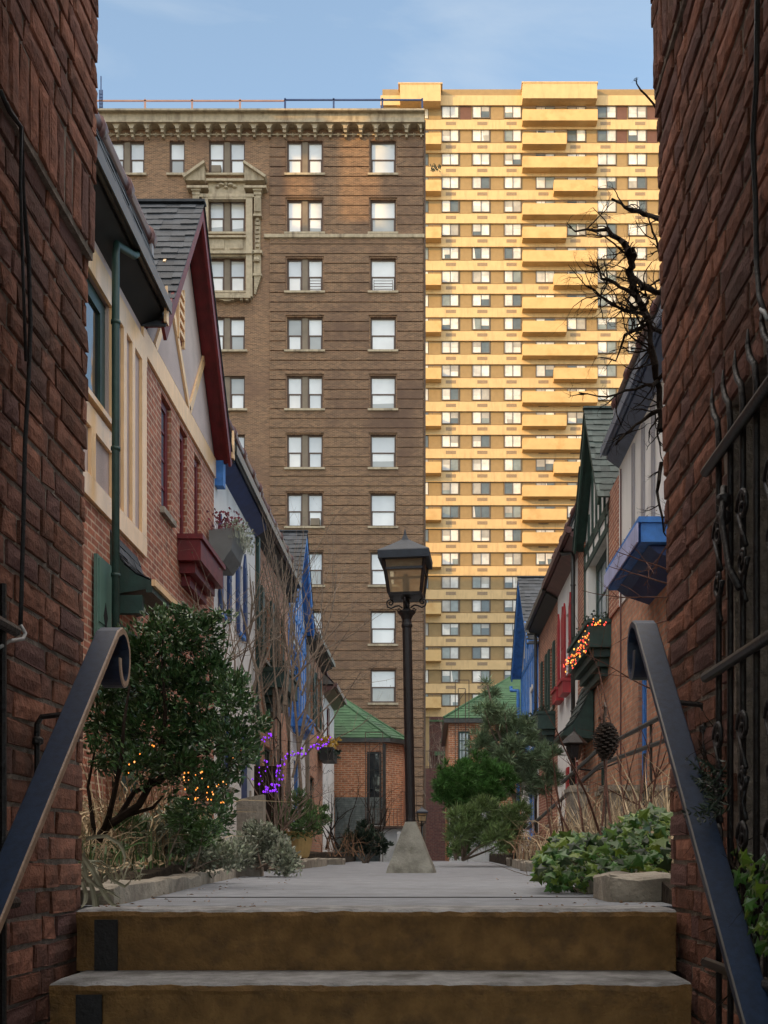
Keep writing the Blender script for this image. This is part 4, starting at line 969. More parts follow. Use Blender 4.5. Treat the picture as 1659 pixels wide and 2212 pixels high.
rough_block(1.30, 1.75, 17.2, 18.0, -.01, .14, 'kerb stone farthest along the right bed, below the green bush', 13, .0, GK, 7)

def step(y0, y1, x0, x1, z0, z1, seed, parent):
    """worn concrete step with rounded nosing, wavy edges"""
    m = MB(); prof = [(y1, z1), (y0+.10, z1+.001), (y0+.02, z1-.001), (y0+.004, z1-.007), (y0, z1-.02), (y0+.004, z1-.035), (y0+.012, z1-.08), (y0+.008, z0+.05), (y0+.006, z0)]
    n = 90; vs = []
    for i in range(n+1):
        x = x0+(x1-x0)*i/n
        for k, (y, z) in enumerate(prof):
            a = .005*mnoise.noise(Vector((x*6, k*.7, seed)))+.005*mnoise.noise(Vector((x*25, k*1.3, seed))) if 0 < k < 8 else 0
            vs.append((x, y+a, z+a*.7*(1 if k > 1 else .3)))
    P = len(prof); fs = []; mi = []
    m.add(vs, [])
    for i in range(n):
        for k in range(P-1):
            m.f.append((i*P+k, (i+1)*P+k, (i+1)*P+k+1, i*P+k+1)); m.m.append(0 if k < 3 else 1)
    for e in (0, n): m.f.append(tuple(e*P+k for k in range(P))); m.m.append(1)
    return m.build('step', ['step_top', 'ochre_paint'], parent, smooth=False)
st = thing('steps', 'worn concrete steps with ochre painted risers leading up to the path', 'steps', (-.15, 2.9, -.36))
st['kind'] = 'structure'
a1 = step(3.2, 3.48, -1.062, .744, -.185, 0.0, 1, st)
a2 = step(2.884, 3.212, -1.03, .712, -.37, -.183, 5, st)
step(2.56, 2.89, -1.10, .80, -.56, -.365, 9, st); step(2.2, 2.57, -1.1, .80, -.75, -.55, 12, st)
m = MB(); m.box(-1.004, -.935, 3.192, 3.2, -.183, -.03); m.build('painted_stripe', 'black_paint', a1)
m = MB(); m.box(-.955, -.885, 2.876, 2.884, -.368, -.214); m.build('painted_stripe', 'black_paint', a2)
m = MB(); m.box(-3, 3, -4, 2.25, -1.0, -.76); structure(m, 'passage_floor', 'asphalt')

# ------------------------------------------------------------ brick passage
gh = thing('gatehouse', 'dark brick gateway whose two piers frame the whole view', 'building', (0, 1.5, -.76))
def pier_bricks(sg, xf, y0, y1, z0, z1, skip, seed, ledge):
    rg = random.Random(seed); m = MB(); L_, H_, J = .21, .063, .012
    z = z0; row = 0
    while z < z1:
        pr = (.022 if sg < 0 else .014) if z >= ledge-.001 else 0.0
        y = y1+ (0 if row % 2 else .05); q = 0
        soldier = abs(z-ledge) < .03
        hh = .20 if soldier else H_
        while y > y0:
            ln = .056 if soldier else (L_ if (q+row) % 2 else .092)
            ln *= rg.uniform(.94, 1.05); a, b = y-ln, y
            b2 = min(b, y1)
            if b2-a > .02 and not skip((a+b2)/2, z+hh/2):
                d = rg.uniform(-.002, .004)+pr; X0 = xf(z)-sg*0 ; xo = X0-sg*d; xi = X0+sg*.05
                if sg < 0: xo = X0+d; xi = X0-.05
                ja = .0045
                def jit(p): return (p[0]+rg.uniform(-ja, ja), p[1]+rg.uniform(-ja, ja), p[2]+rg.uniform(-ja, ja))
                e = .006
                ring = [(xi, a, z), (xi, b2, z), (xi, b2, z+hh), (xi, a, z+hh)]
                xm = xo+(.006 if sg > 0 else -.006)
                # faces: side ring, then inset front with noise grid
                base = [jit((xm, a, z)), jit((xm, b2, z)), jit((xm, b2, z+hh)), jit((xm, a, z+hh))]
                n = len(m.v); m.v += ring+base; m.f += [(n+i, n+(i+1) % 4, n+4+(i+1) % 4, n+4+i) for i in range(4)]; m.m += [0]*4
                nx = max(2, int(ln/.035)); nz = max(2, int(hh/.028)); g0 = len(m.v)
                tilt = rg.uniform(-.003, .003)
                for i in range(nx+1):
                    for k in range(nz+1):
                        u, v = i/nx, k/nz; yy = a+(b2-a)*u; zz = z+hh*v
                        ed = min(u, 1-u, v, 1-v) == 0
                        dd = (.004 if ed else 0)+rg.uniform(-.0018, .0018)+tilt*(u-.5)
                        yy += (e*(1 if u == 0 else -1 if u == 1 else 0)); zz += (e*.7*(1 if v == 0 else -1 if v == 1 else 0))
                        m.v.append((xo+(dd if sg > 0 else -dd), yy, zz))
                for i in range(nx):
                    for k in range(nz): m.f.append((g0+i*(nz+1)+k, g0+(i+1)*(nz+1)+k, g0+(i+1)*(nz+1)+k+1, g0+i*(nz+1)+k+1)); m.m.append(0)
                c = [g0, g0+nx*(nz+1), g0+nx*(nz+1)+nz, g0+nz]
                edge = [[g0+i*(nz+1) for i in range(nx+1)], [g0+nx*(nz+1)+k for k in range(nz+1)], [g0+i*(nz+1)+nz for i in range(nx, -1, -1)], [g0+k for k in range(nz, -1, -1)]]
                for s_, ed_ in enumerate(edge): m.f.append((n+4+s_, n+4+(s_+1) % 4)+tuple(reversed(ed_))); m.m.append(0)
            y -= ln+J; q += 1
        z += hh+J; row += 1
    return m
xl = lambda z: -1.077+.012*max(z, -.3)
xr = lambda z: .76-.02*max(z, -.3)
def arch_r(y): return y < 2.635 and True
skip_r = lambda y, z: y < 2.63 and z < 1.20+.16*min(1, (2.63-y)/.42)
skip_l = lambda y, z: y < 2.60 and z < .88
m = pier_bricks(-1, xl, 1.6, 3.30, -.75, 3.3, skip_l, 21, 2.003); m.build('pier_brickwork', 'near_brick', gh)
m = pier_bricks(1, xr, 1.4, 3.34, -.75, 3.3, skip_r, 22, 2.53); m.build('pier_brickwork', 'near_brick', gh)
# mortar bed behind the bricks, with the openings left out
def bed(sg, xf, y1, hole):
    m = MB()
    cells = []
    ys = [-3.0, hole[0], y1]; 
    def blk(a, b, z0, z1, off):
        xa, xb = xf(z0), xf(z1); lo = []; 
        if sg < 0: A = [(xa-.010+off, a, z0), (xa-.010+off, b, z0), (-1.45, b, z0), (-1.45, a, z0)]; B_ = [(xb-.010+off, a, z1), (xb-.010+off, b, z1), (-1.45, b, z1), (-1.45, a, z1)]
        else: A = [(xa+.010-off, a, z0), (xa+.010-off, b, z0), (1.15, b, z0), (1.15, a, z0)]; B_ = [(xb+.010-off, a, z1), (xb+.010-off, b, z1), (1.15, b, z1), (1.15, a, z1)]
        m.hexa(A, B_)
    led = 2.003 if sg < 0 else 2.53
    blk(hole[0], y1-.005, -.9, -.3, 0); blk(hole[0], y1-.005, -.3, hole[1], 0); blk(-1.0, y1-.005, hole[1]+.0, led, 0); blk(-1.0, y1-.005, led, 4.2, .022 if sg < 0 else .014)
    m.build('mortar', 'near_mortar', gh)
bed(-1, xl, 3.30, (2.60, .88)); bed(1, xr, 3.34, (2.63, 1.27))
m = MB(); m.box(-3.4, -1.45, -1, 3.29, -.9, 4.2); m.box(1.15, 3.4, -1, 3.33, -.9, 4.2); m.build('inner_wall', 'dark_red_brick', gh)
m = MB(); m.box(-3.4, 3.4, -1.0, 2.2, 3.1, 4.2); m.build('passage_ceiling', 'dark_red_brick', gh)
# things fixed on the walls: cables
def cable(pts, r, label, white=None):
    m = MB(); m.tube(pts, r, 6); o = m.build('cable', 'black_paint', o=pts[0], smooth=True, label=label, category='cable')
    if white: q = MB(); q.tube(white, r*.8, 6); q.build('cable_end', 'cable_white', o, smooth=True)
X = -.985
def cp(px, py, x): Y = x*F/(px-927); return (x, Y, zat(py, Y))
cable([cp(0, 195, -.995), cp(20, 240, -.985), cp(46, 275, -.98), cp(50, 420, -1.01), cp(62, 560, -1.01), cp(66, 700, -1.01), cp(62, 820, -1.01), cp(54, 960, -1.015), cp(50, 1150, -1.02), cp(46, 1300, -1.02), cp(44, 1350, -1.02)], .006, 'black cable hanging down the left brick pier with a white end',
      [cp(44, 1350, -1.01), cp(55, 1368, -1.0), cp(50, 1380, -1.0), cp(20, 1385, -1.0), cp(0, 1398, -1.0)])
cable([cp(46, 275, -.978), cp(44, 400, -1.0), cp(50, 600, -1.008), cp(56, 780, -1.008)], .004, 'thin second cable looping beside the black one on the left pier')
cable([cp(1636, 0, .69), cp(1634, 180, .70), cp(1626, 300, .71), cp(1632, 430, .715), cp(1634, 560, .715), cp(1640, 640, .71), cp(1650, 672, .69)], .006, 'dark cable running down the right brick pier', [cp(1644, 668, .69), cp(1652, 676, .685), cp(1657, 690, .685)])
# ------------------------------------------------------------ iron gate leaf folded against the right wall
gt = thing('iron_gate', 'black wrought iron gate leaf with hooked spear tops against the right wall', 'gate', (.69, 2.2, -.7))
m = MB()
for k in range(11):
    y = 2.555-.098*k; x = .695
    m.tube([(x, y, -.7), (x, y, 1.16), (x, y+.012, 1.21), (x, y+.045, 1.24), (x, y+.062, 1.275), (x, y+.060, 1.31)], [.0075]*4+[.006, .002], 6)
m.build('bars', 'iron_black', gt, smooth=True)
for z in (1.105, .60, -.1):
    m = MB(); m.tube([(.68, 2.62, z), (.68, 1.4, z)], .013, 8); m.build('rail', 'iron_black', gt, smooth=True)
def scroll(m, c, r, s, ax='y', n=14, tr=.006, turns=1.4, sg=1):
    pts = []
    for i in range(n+1):
        t = i/n; a = turns*2*math.pi*t; rr = r*(1-.8*t)
        d = Vector((0, rr*math.cos(a)*s, rr*math.sin(a)*sg)) if ax == 'y' else Vector((rr*math.cos(a)*s, 0, rr*math.sin(a)*sg))
        pts.append(Vector(c)+d)
    m.tube(pts, tr, 6)
for y in (2.505, 2.31, 2.115):
    for z, r_, q_ in ((.92, .042, 1), (.80, .034, -1), (.44, .040, 1), (.33, .03, -1), (.20, .04, 1)):
        m = MB(); scroll(m, (.68, y, z), r_, q_, sg=q_, turns=1.2, tr=.0055); scroll(m, (.68, y-.006, z+.012), r_*.5, -q_, sg=1, turns=.8, tr=.005); m.tube([(.682, y+r_*q_, z), (.682, y+.01, z-.05), (.682, y-.02, z-.09)], .0055, 6); m.build('scroll', 'iron_black', gt, smooth=True)
m = MB()
m.tube([(.67, 2.42, 1.0), (.66, 2.40, .92), (.665, 2.36, .80), (.67, 2.30, .74)], .008, 6)
for z in (.97, .93): m.lathe((.67, 2.42, z), [(.002, -.02), (.018, -.008), (.018, .008), (.002, .02)], 8)
m.build('scrollwork', 'iron_black', gt, smooth=True)
gl_ = thing('iron_gate', 'black iron gate edge just showing at the far left of the passage', 'gate', (-1.0, 2.3, -.7))
m = MB()
for k in range(7): m.tube([(-1.0, 2.50-.1*k, -.7), (-1.0, 2.50-.1*k, .8)], .008, 6)
m.build('bars', 'iron_black', gl_); 
for z in (.7, .05):
    m = MB(); m.tube([(-.99, 2.55, z), (-.99, 1.8, z)], .014, 8); m.build('rail', 'iron_black', gl_)

# ------------------------------------------------------------ handrails
m = MB(); r9 = random.Random(99)
for _ in range(150):
    y = 3.25+r9.random()**2*6; x = (lx(y)+.02+r9.random()**2*.5) if r9.random() < .55 else (rx(y)-r9.random()**2*.4); s9 = r9.uniform(.008, .024); a9 = r9.uniform(0, 6.28); d9 = Vector((math.cos(a9), math.sin(a9), 0)); e9 = Vector((-d9.y, d9.x, 0)); c9 = Vector((x, y, .006))
    m.add([c9, c9+d9*s9*.5+e9*s9*.3+Vector((0, 0, .004)), c9+d9*s9, c9+d9*s9*.5-e9*s9*.3+Vector((0, 0, .003))], [(0, 1, 2, 3)])
m.build('path_litter', 'dry_brown', kind='stuff', label='dead leaf scraps and grit along the path edges', category='leaf litter')
def handrail(x, sg, y_top, z_top, label, brk):
    h = thing('handrail', label, 'handrail', (x, 2.7, -.5))
    sl_ = .93; pts = []
    for k in range(12): t = k/11; pts.append((1.6+(y_top-1.6)*t, z_top-(y_top-1.6)*(1-t)*sl_))
    a = math.atan(sl_); r0 = .088; cy, cz = y_top+r0*math.sin(a), z_top-r0*math.cos(a)
    for k in range(1, 30):
        t = k/29; ang = math.pi/2+a-(math.pi*1.72)*t; rr = r0*(1-.45*t)
        cc_y, cc_z = cy, cz-.03*t*0
        pts.append((cc_y+rr*math.cos(ang)*(.82), cc_z+rr*math.sin(ang)*(1.25 if ang < .6 else 1.0)))
    W, Tk = .033, .010; m = MB(); vs = []
    for i, (y, z) in enumerate(pts):
        p0, p1 = pts[max(0, i-1)], pts[min(len(pts)-1, i+1)]; t = Vector((p1[0]-p0[0], p1[1]-p0[1])).normalized(); n = Vector((-t.y, t.x))
        b = .0035
        for dx, dn in ((-W, Tk-b), (-W+b, Tk), (W-b, Tk), (W, Tk-b), (W, -Tk), (-W, -Tk)): vs.append((x+dx, y+n.x*dn, z+n.y*dn))
    k = 6; glint_faces = {0: (2, 3), 1: (0,)}[0 if sg < 0 else 1]  # faces coloured as light: warm reflection on the left rail, bright bevel line right
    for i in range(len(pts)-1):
        for q in range(k): m.f.append((i*k+q, i*k+(q+1) % k, (i+1)*k+(q+1) % k, (i+1)*k+q)); m.m.append(1 if q in glint_faces else 0)
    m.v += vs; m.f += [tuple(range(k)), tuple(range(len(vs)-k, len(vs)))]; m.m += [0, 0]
    m.build('rail', ['handrail_paint', 'handrail_warm_glint' if sg < 0 else 'flashing'], h)  # right rail: flashing colour stands in for the bright light line on the bevel
    for yb in brk:
        zb = z_top-(y_top-yb)*sl_; m = MB()
        xw = x-.115 if sg < 0 else x+.115
        m.tube([(x, yb, zb-.01), (x, yb, zb-.035), ((x+xw)/2, yb, zb-.04), (xw*1.0+(.012 if sg < 0 else -.012), yb, zb-.045), (xw, yb, zb-.065), (xw, yb, zb-.24)], .008, 6)
        m.lathe((xw, yb, zb-.11), [(.002, -.016), (.017, -.006), (.017, .006), (.002, .016)], 8)
        m.build('bracket', 'iron_black', h)
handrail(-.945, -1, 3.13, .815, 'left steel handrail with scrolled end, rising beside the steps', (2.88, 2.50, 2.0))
handrail(.645, 1, 3.17, .845, 'right steel handrail with scrolled end, rising beside the steps', (2.93, 2.4, 1.9))

# ------------------------------------------------------------ lamp posts
def lamp(loc, label, tilt):
    t = thing('street_lamp', label, 'lamp', loc, 'lanterns standing along the path'); o = Vector(loc)
    def P(x, y, z): return (o.x+x, o.y+y, o.z+z)
    m = MB(); n = 9
    rings = []
    for k in range(n+1):
        f = k/n; hw = .233*(1-f)+.050*f; z = .5*f; ring = []
        for s in range(4):
            for q in range(5):
                a = [(-1, -1), (1, -1), (1, 1), (-1, 1)][s]; b = [(1, -1), (1, 1), (-1, 1), (-1, -1)][s]; u = q/5
                x, y = a[0]*(1-u)+b[0]*u, a[1]*(1-u)+b[1]*u
                j = .007*mnoise.noise(Vector((x*3, y*3, z*9))); ring.append(P(x*hw+j*x, y*hw+j*y, z+(.012*mnoise.noise(Vector((x*2, y*2, 3))) if k == 0 else 0)-(.012 if k == 0 else 0)))
        rings.append(ring)
    vs = sum(rings, []); K = 20
    m.add(vs, [(i*K+q, i*K+(q+1) % K, (i+1)*K+(q+1) % K, (i+1)*K+q) for i in range(n) for q in range(K)]+[tuple(range(K))[::-1], tuple(range(n*K, n*K+K))])
    m.build('base', 'concrete_base', t)
    m = MB(); m.lathe(P(0, 0, 0), [(.049, .495), (.052, .51), (.048, .53), (.046, 2.40), (.052, 2.41), (.055, 2.43), (.048, 2.45), (.045, 2.48), (.06, 2.52), (.088, 2.55), (.09, 2.565), (.05, 2.57), (.032, 2.60), (.034, 2.64), (.03, 2.68), (.05, 2.69), (.05, 2.70)], 16)
    m.build('pole', 'iron_black', t, smooth=False)
    m = MB()
    for s in (-1, 1):
        scroll(m, P(s*.158, 0, 2.655), .036, s, 'x', 16, .008, 1.3, 1)
        m.tube([P(s*.195, 0, 2.655), P(s*.185, 0, 2.615), P(s*.15, 0, 2.60), P(s*.11, 0, 2.62), P(s*.075, 0, 2.625), P(s*.04, 0, 2.60)], .008, 6)
        scroll(m, P(s*.075, 0, 2.585), .02, s, 'x', 10, .007, 1.1, -1)
    for s in (-1, 1):
        m.tube([P(0, s*.18, 2.665), P(0, s*.15, 2.60), P(0, s*.075, 2.625), P(0, s*.04, 2.60)], .008, 6)
    m.build('scroll_bracket', 'iron_black', t, smooth=True)
    m = MB(); hb, ht, z0, z1 = .156, .198, 2.71, 3.03; b = .011
    m.hexa([P(x*(hb+.006), y*(hb+.006), 2.695) for x, y in ((-1, -1), (1, -1), (1, 1), (-1, 1))], [P(x*(hb+.012), y*(hb+.012), 2.72) for x, y in ((-1, -1), (1, -1), (1, 1), (-1, 1))])
    for x, y in ((-1, -1), (1, -1), (1, 1), (-1, 1)): m.beam(P(x*hb, y*hb, 2.715), P(x*ht, y*ht, 3.04), .024, .024)
    f = .62; hm = hb+(ht-hb)*.74; zm = z0+(z1-z0)*.74
    for (a, c) in (((-1, -1), (1, -1)), ((1, -1), (1, 1)), ((1, 1), (-1, 1)), ((-1, 1), (-1, -1))):
        m.beam(P(a[0]*hm, a[1]*hm, zm), P(c[0]*hm, c[1]*hm, zm), .014, .024)
    lf = m.build('lantern_frame', 'iron_black', t)
    m = MB()
    for (a, c) in (((-1, -1), (1, -1)), ((1, -1), (1, 1)), ((1, 1), (-1, 1)), ((-1, 1), (-1, -1))):
        k0, k1 = hb-.004, ht-.006; m.quad(P(a[0]*k0, a[1]*k0, z0+.01), P(c[0]*k0, c[1]*k0, z0+.01), P(c[0]*k1, c[1]*k1, z1), P(a[0]*k1, a[1]*k1, z1))
    m.build('glass', 'lantern_glass', lf)
    m = MB(); m.lathe(P(0, 0, 0), [(.03, 2.72), (.03, 2.78), (.036, 2.80), (.036, 2.90), (.02, 2.93)], 10); m.build('bulb_holder', 'iron_black', lf)
    m = MB(); sq = ((-1, -1), (1, -1), (1, 1), (-1, 1)); rr = [(.205, 3.032), (.246, 3.034), (.250, 3.105), (.243, 3.115), (.14, 3.185), (.045, 3.255), (.036, 3.262), (.034, 3.268), (.016, 3.31), (.003, 3.375)]
    vs = [P(x*r_, y*r_, z) for r_, z in rr for x, y in sq]
    m.add(vs, [(i*4+q, i*4+(q+1) % 4, (i+1)*4+(q+1) % 4, (i+1)*4+q) for i in range(len(rr)-1) for q in range(4)]+[(3, 2, 1, 0), tuple(range(len(vs)-4, len(vs)))])
    m.build('lantern_cap', 'lamp_cap', t)
    t.rotation_euler = (0, R(tilt), R(-4))
    return t
l1 = lamp((-.172, 10.45, 0), 'tall black lamp post with tan glass lantern on a concrete pyramid base', -1.1)
l2 = dup(l1, (-.31, 45.2, -1.05), 'small far lamp post with blue grey cap at the lane end', rotz=R(6))
l2.rotation_euler = (0, 0, R(6))

# wall lantern, metal stair rails, stone posts on the right
t = thing('wall_lantern', 'small black carriage lantern on the right houses beside the red shutters', 'lamp', (2.07, 15.2, 1.5))
m = MB(); c = Vector((2.07, 15.2, 1.72))
m.lathe(c, [(.05, -.19), (.085, -.17), (.12, .02), (.13, .03)], 6); m.build('lantern_frame', 'iron_black', t)
m = MB(); m.lathe(c, [(.19, .03), (.20, .05), (.09, .16), (.05, .19), (.02, .22), (.005, .29)], 6); m.build('lantern_cap', 'iron_black', t)
m = MB(); m.tube([c+Vector((0, 0, -.19)), c+Vector((0, 0, -.3)), c+Vector((.3, 0, -.34)), c+Vector((.66, 0, -.2))], .015, 6); m.build('wall_arm', 'iron_black', t)
def metal_rail(pts, label):
    t = thing('stair_rail', label, 'railing', pts[0])
    m = MB(); m.tube(pts, .022, 6); m.build('rail', 'gutter_metal', t)
    for a in (0.1, .5, .9):
        m = MB(); p = Vector(pts[0]).lerp(Vector(pts[-1]), a); m.tube([p, (p.x, p.y, max(.1, p.z-.9))], .014, 6); m.build('post', 'gutter_metal', t)
metal_rail([at(1435, 1545, 9.2), at(1292, 1620, 10.6), at(1215, 1690, 12.5)], 'slanting metal stair rail on the right, upper of the two')
metal_rail([at(1435, 1600, 9.2), at(1300, 1650, 10.8), at(1140, 1790, 14)], 'slanting metal stair rail on the right, lower of the two')
m = MB(); p0, p1 = at(1228, 1712, 11), at(1262, 1800, 11)
t = thing('gate_post', 'weathered stone garden post on the right, left of the tall dry stems', 'post', (1.55, 11, 0))
m.box(1.44, 1.62, 10.9, 11.2, .1, .82); m.build('shaft', 'stone', t); m = MB(); m.box(1.42, 1.64, 10.88, 11.22, .82, .86); m.box(1.45, 1.61, 10.91, 11.19, .861, .89); m.build('cap', 'stone', t)
m = MB(); m.box(1.85, 2.72, 11.2, 11.5, 0, .85); m.box(1.83, 2.72, 11.17, 11.53, .851, .91); m.box(1.9, 2.3, 9.5, 11.199, 0, .5); m.box(2.3, 2.72, 9.5, 11.199, 0, .75)
m.build('stoop', 'stone', o=(2.2, 11, 0), label='low stone stoop wall on the right behind the dry stems', category='stoop')
m = MB(); c = at(541, 1748, 12)
m.hexa([(c.x-.15, 12, .05), (c.x+.15, 12, .05), (c.x+.15, 12.2, .05), (c.x-.15, 12.2, .05)], [(c.x-.16, 12, .80), (c.x+.14, 12, .86), (c.x+.14, 12.2, .86), (c.x-.16, 12.2, .80)])
m.box(c.x-.012, c.x+.012, 11.985, 11.998, .05, .90); m.build('stone_slab', 'stone', o=(c.x, 12, .05), label='upright grey stone slab behind the glossy shrub, left of the ochre pot', category='stone slab')
# ------------------------------------------------------------ plants
V = Vector
def rv(rg, s=1.0): return V((rg.uniform(-1, 1), rg.uniform(-1, 1), rg.uniform(-1, 1)))*s
def leaf(m, p, d, L, W, rg, fold=.25):
    d = d.normalized(); u = d.cross(rv(rg)); 
    if u.length < 1e-4: return
    u.normalize(); n = u.cross(d)
    a = p; b = p+d*L*.45+u*W/2+n*L*fold*.4; c = p+d*L-n*L*.08; e = p+d*L*.45-u*W/2+n*L*fold*.4
    m.add([a, b, c, e], [(0, 1, 2), (0, 2, 3)])
def crown(m, lobes, n, L, W, rg, up=.5, shell=.45, out=1.0, fold=.25, clump=0, cs=.05, tuft=False):
    tot = sum(r**2 for _, r in lobes); 
    for c, r in lobes:
        k = int(n*r*r/tot); cen = []
        if clump:
            for _ in range(max(3, k//clump)):
                d = rv(rg); 
                while d.length > 1 or d.length < .1: d = rv(rg)
                d.normalize(); cen.append((d, (1-shell*rg.random()**1.6)*r*rg.uniform(.85, 1.15)))
        for i in range(k):
            if clump:
                d, rr = rg.choice(cen); p = c+d*rr+rv(rg, cs)
                if tuft:
                    leaf(m, c+d*rr+rv(rg, cs*.3), d*.55+V((0, 0, up*.5))+rv(rg, 1.0), L*rg.uniform(.6, 1.2), W, rg, fold); continue
            else:
                d = rv(rg)
                while d.length > 1 or d.length < .1: d = rv(rg)
                d.normalize(); p = c+d*r*(1-shell*rg.random()**1.6)*rg.uniform(.9, 1.12)
            leaf(m, p, d*out+V((0, 0, up))+rv(rg, .8), L*rg.uniform(.6, 1.25), W*rg.uniform(.7, 1.2), rg, fold)
def twig(m, p, d, L, r, depth, rg, wob=.35, up=.0, kids_=(2, 4), n=5, sides=5, ratio=.62, buds=None, gravity=0, tips=None):
    p = V(p); d = V(d).normalized(); pts = [p.copy()]; rad = [r]
    for i in range(n):
        d = (d+rv(rg, wob)+V((0, 0, up))-V((0, 0, gravity*i/n))).normalized(); p = p+d*L/n; pts.append(p.copy()); rad.append(r*(1-.62*(i+1)/n))
    m.tube(pts, rad, sides if r > .004 else 3, cap=False)
    if tips is not None and depth <= 1: tips += pts[2:]
    if depth > 0:
        for _ in range(rg.randint(*kids_)):
            i = rg.randint(1, n); dd = (d+rv(rg, .9)+V((0, 0, up))).normalized()
            twig(m, pts[i], dd, L*ratio*rg.uniform(.7, 1.15), rad[i]*.7, depth-1, rg, wob, up, kids_, n, sides, ratio, buds, gravity, tips)
    elif buds is not None and rg.random() < .6: leaf(buds, pts[-1], d+rv(rg, .5), .03*max(.6, L), .015, rg)
def path_px(pts, Y, m, rad, sides=7, dy=None):
    m.tube([at(px, py, Y+(dy[i] if dy else 0)) for i, (px, py) in enumerate(pts)], rad, sides, cap=False)
def lobes_px(ls, Y, dY=.25, rg=rnd): return [(at(px, py, Y+rg.uniform(-dY, dY)), r*Y/F) for px, py, r in ls]
def blade(m, pts, w):
    pts = [V(p) for p in pts]; k = len(pts); vs = []
    for i, p in enumerate(pts):
        t = (pts[min(i+1, k-1)]-pts[max(i-1, 0)]).normalized(); u = t.cross(V((0, -1, .15))); 
        if u.length < .1: u = V((1, 0, 0))
        u.normalize(); ww = w*min(1, 2.2*(1-i/(k-1))+.12)/2; n = u.cross(t)*w*.12
        vs += [p-u*ww+n, p, p+u*ww+n]
    m.add(vs, [(i*3+q, i*3+q+1, i*3+3+q+1, i*3+3+q) for i in range(k-1) for q in (0, 1)])
def grass(m, n, x0, x1, y0, y1, z, h, w, rg, bend=.6, straight=.3):
    for _ in range(n):
        b = V((rg.uniform(x0, x1), rg.uniform(y0, y1), z)); H = h*rg.uniform(.35, 1.1); a = rg.uniform(0, 6.28); B = bend*H*rg.uniform(.1, 1.2)
        dx, dy = math.cos(a)*B, math.sin(a)*B; pts = []
        kink = rg.random() > straight
        for i in range(5):
            t = i/4; pts.append(b+V((dx*t*t, dy*t*t, H*(t-(.45*t*t*t if kink else 0))))+rv(rg, .02*H))
        blade(m, pts, w*rg.uniform(.6, 1.3))

# big glossy evergreen at the left
rg = random.Random(5); YS = 5.35
t = thing('evergreen_shrub', 'large glossy dark evergreen shrub filling the left bed behind the handrail', 'shrub', at(205, 1860, YS))
m = MB()
path_px([(196, 1870), (214, 1810), (232, 1785), (262, 1765), (300, 1740), (322, 1700), (338, 1655), (352, 1600), (358, 1530), (350, 1440), (352, 1380)], YS, m, [.026, .024, .022, .021, .019, .017, .015, .013, .010, .007, .004])
path_px([(222, 1800), (236, 1760), (250, 1700), (262, 1640), (268, 1560), (280, 1480)], YS, m, [.018, .015, .012, .010, .008, .005], dy=[0, -.1, -.15, -.2, -.2, -.15])
path_px([(250, 1775), (290, 1710), (345, 1690), (400, 1640), (440, 1560), (460, 1470)], YS, m, [.015, .013, .011, .010, .007, .004], dy=[0, .1, .15, .2, .15, .1])
path_px([(208, 1825), (200, 1770), (190, 1700), (205, 1620)], YS, m, [.014, .011, .008, .005])
path_px([(322, 1700), (380, 1650), (450, 1620), (510, 1590)], YS, m, [.012, .01, .007, .004])
path_px([(262, 1765), (330, 1745), (352, 1720)], YS, m, [.012, .009, .005])
m.build('trunk', 'bark_dark', t)
LB = [(365, 1380, 58), (300, 1405, 52), (430, 1372, 52), (262, 1468, 68), (360, 1485, 88), (450, 1460, 68), (505, 1505, 50), (548, 1560, 26), (238, 1560, 62), (325, 1580, 80), (425, 1570, 80), (500, 1600, 52), (218, 1640, 32), (300, 1650, 48), (395, 1665, 55), (462, 1690, 45), (470, 1760, 32), (430, 1722, 34), (404, 1325, 20), (352, 1335, 24), (480, 1330, 20), (245, 1395, 22), (520, 1640, 36)]
m = MB(); lob = lobes_px(LB, YS, .22, rg)
crown(m, lob, 15500, .036, .018, rg, up=.6, shell=.8, clump=18, cs=.032)
for c, r in lob:
    for _ in range(int(6+r*60)):
        d = (rv(rg)+V((0, 0, .5))).normalized(); twig(m, c+d*r*.4, d, r*.9, .0022, 0, rg, .3)
m.build('crown', 'leaf_gloss', t)

# strappy leaves by the step
t = thing('strap_leaf_plant', 'withered strappy leaves drooping over the left end of the top step', 'plant', at(200, 1925, 3.55))
m = MB()
for pts, w_ in (([(176, 1845), (200, 1880), (225, 1930), (245, 1955), (262, 1958)], .016), ([(178, 1880), (196, 1905), (205, 1950), (206, 1990), (204, 2010)], .016), ([(178, 1905), (186, 1930), (184, 1950), (176, 1962)], .014),
                ([(186, 1812), (230, 1806), (258, 1822), (270, 1850), (268, 1875)], .012), ([(212, 1965), (210, 1935), (235, 1925), (262, 1942)], .012), ([(214, 1958), (216, 1985), (226, 2005), (232, 2012)], .010), ([(180, 1860), (188, 1895), (210, 1915), (250, 1930)], .012), ([(240, 1900), (270, 1915), (285, 1900)], .010)):
    P = [at(px, py, 3.42-.02*i) for i, (px, py) in enumerate(pts)]
    sm = []
    for a, b in zip(P, P[1:]): sm += [a, a.lerp(b, .5)+rv(rg, .002)]
    blade(m, sm+[P[-1]], w_)
grass(m, 70, -1.40, -1.12, 3.5, 4.3, .05, .16, .005, rg, .9, .1)
m.build('leaves', 'strap_leaf', t)
def plantmass(name, label, cat, mats_builders, loc, group=None):
    t = thing(name, label, cat, loc, group)
    for nm, mb, mt in mats_builders: mb.build(nm, mt, t)
    return t
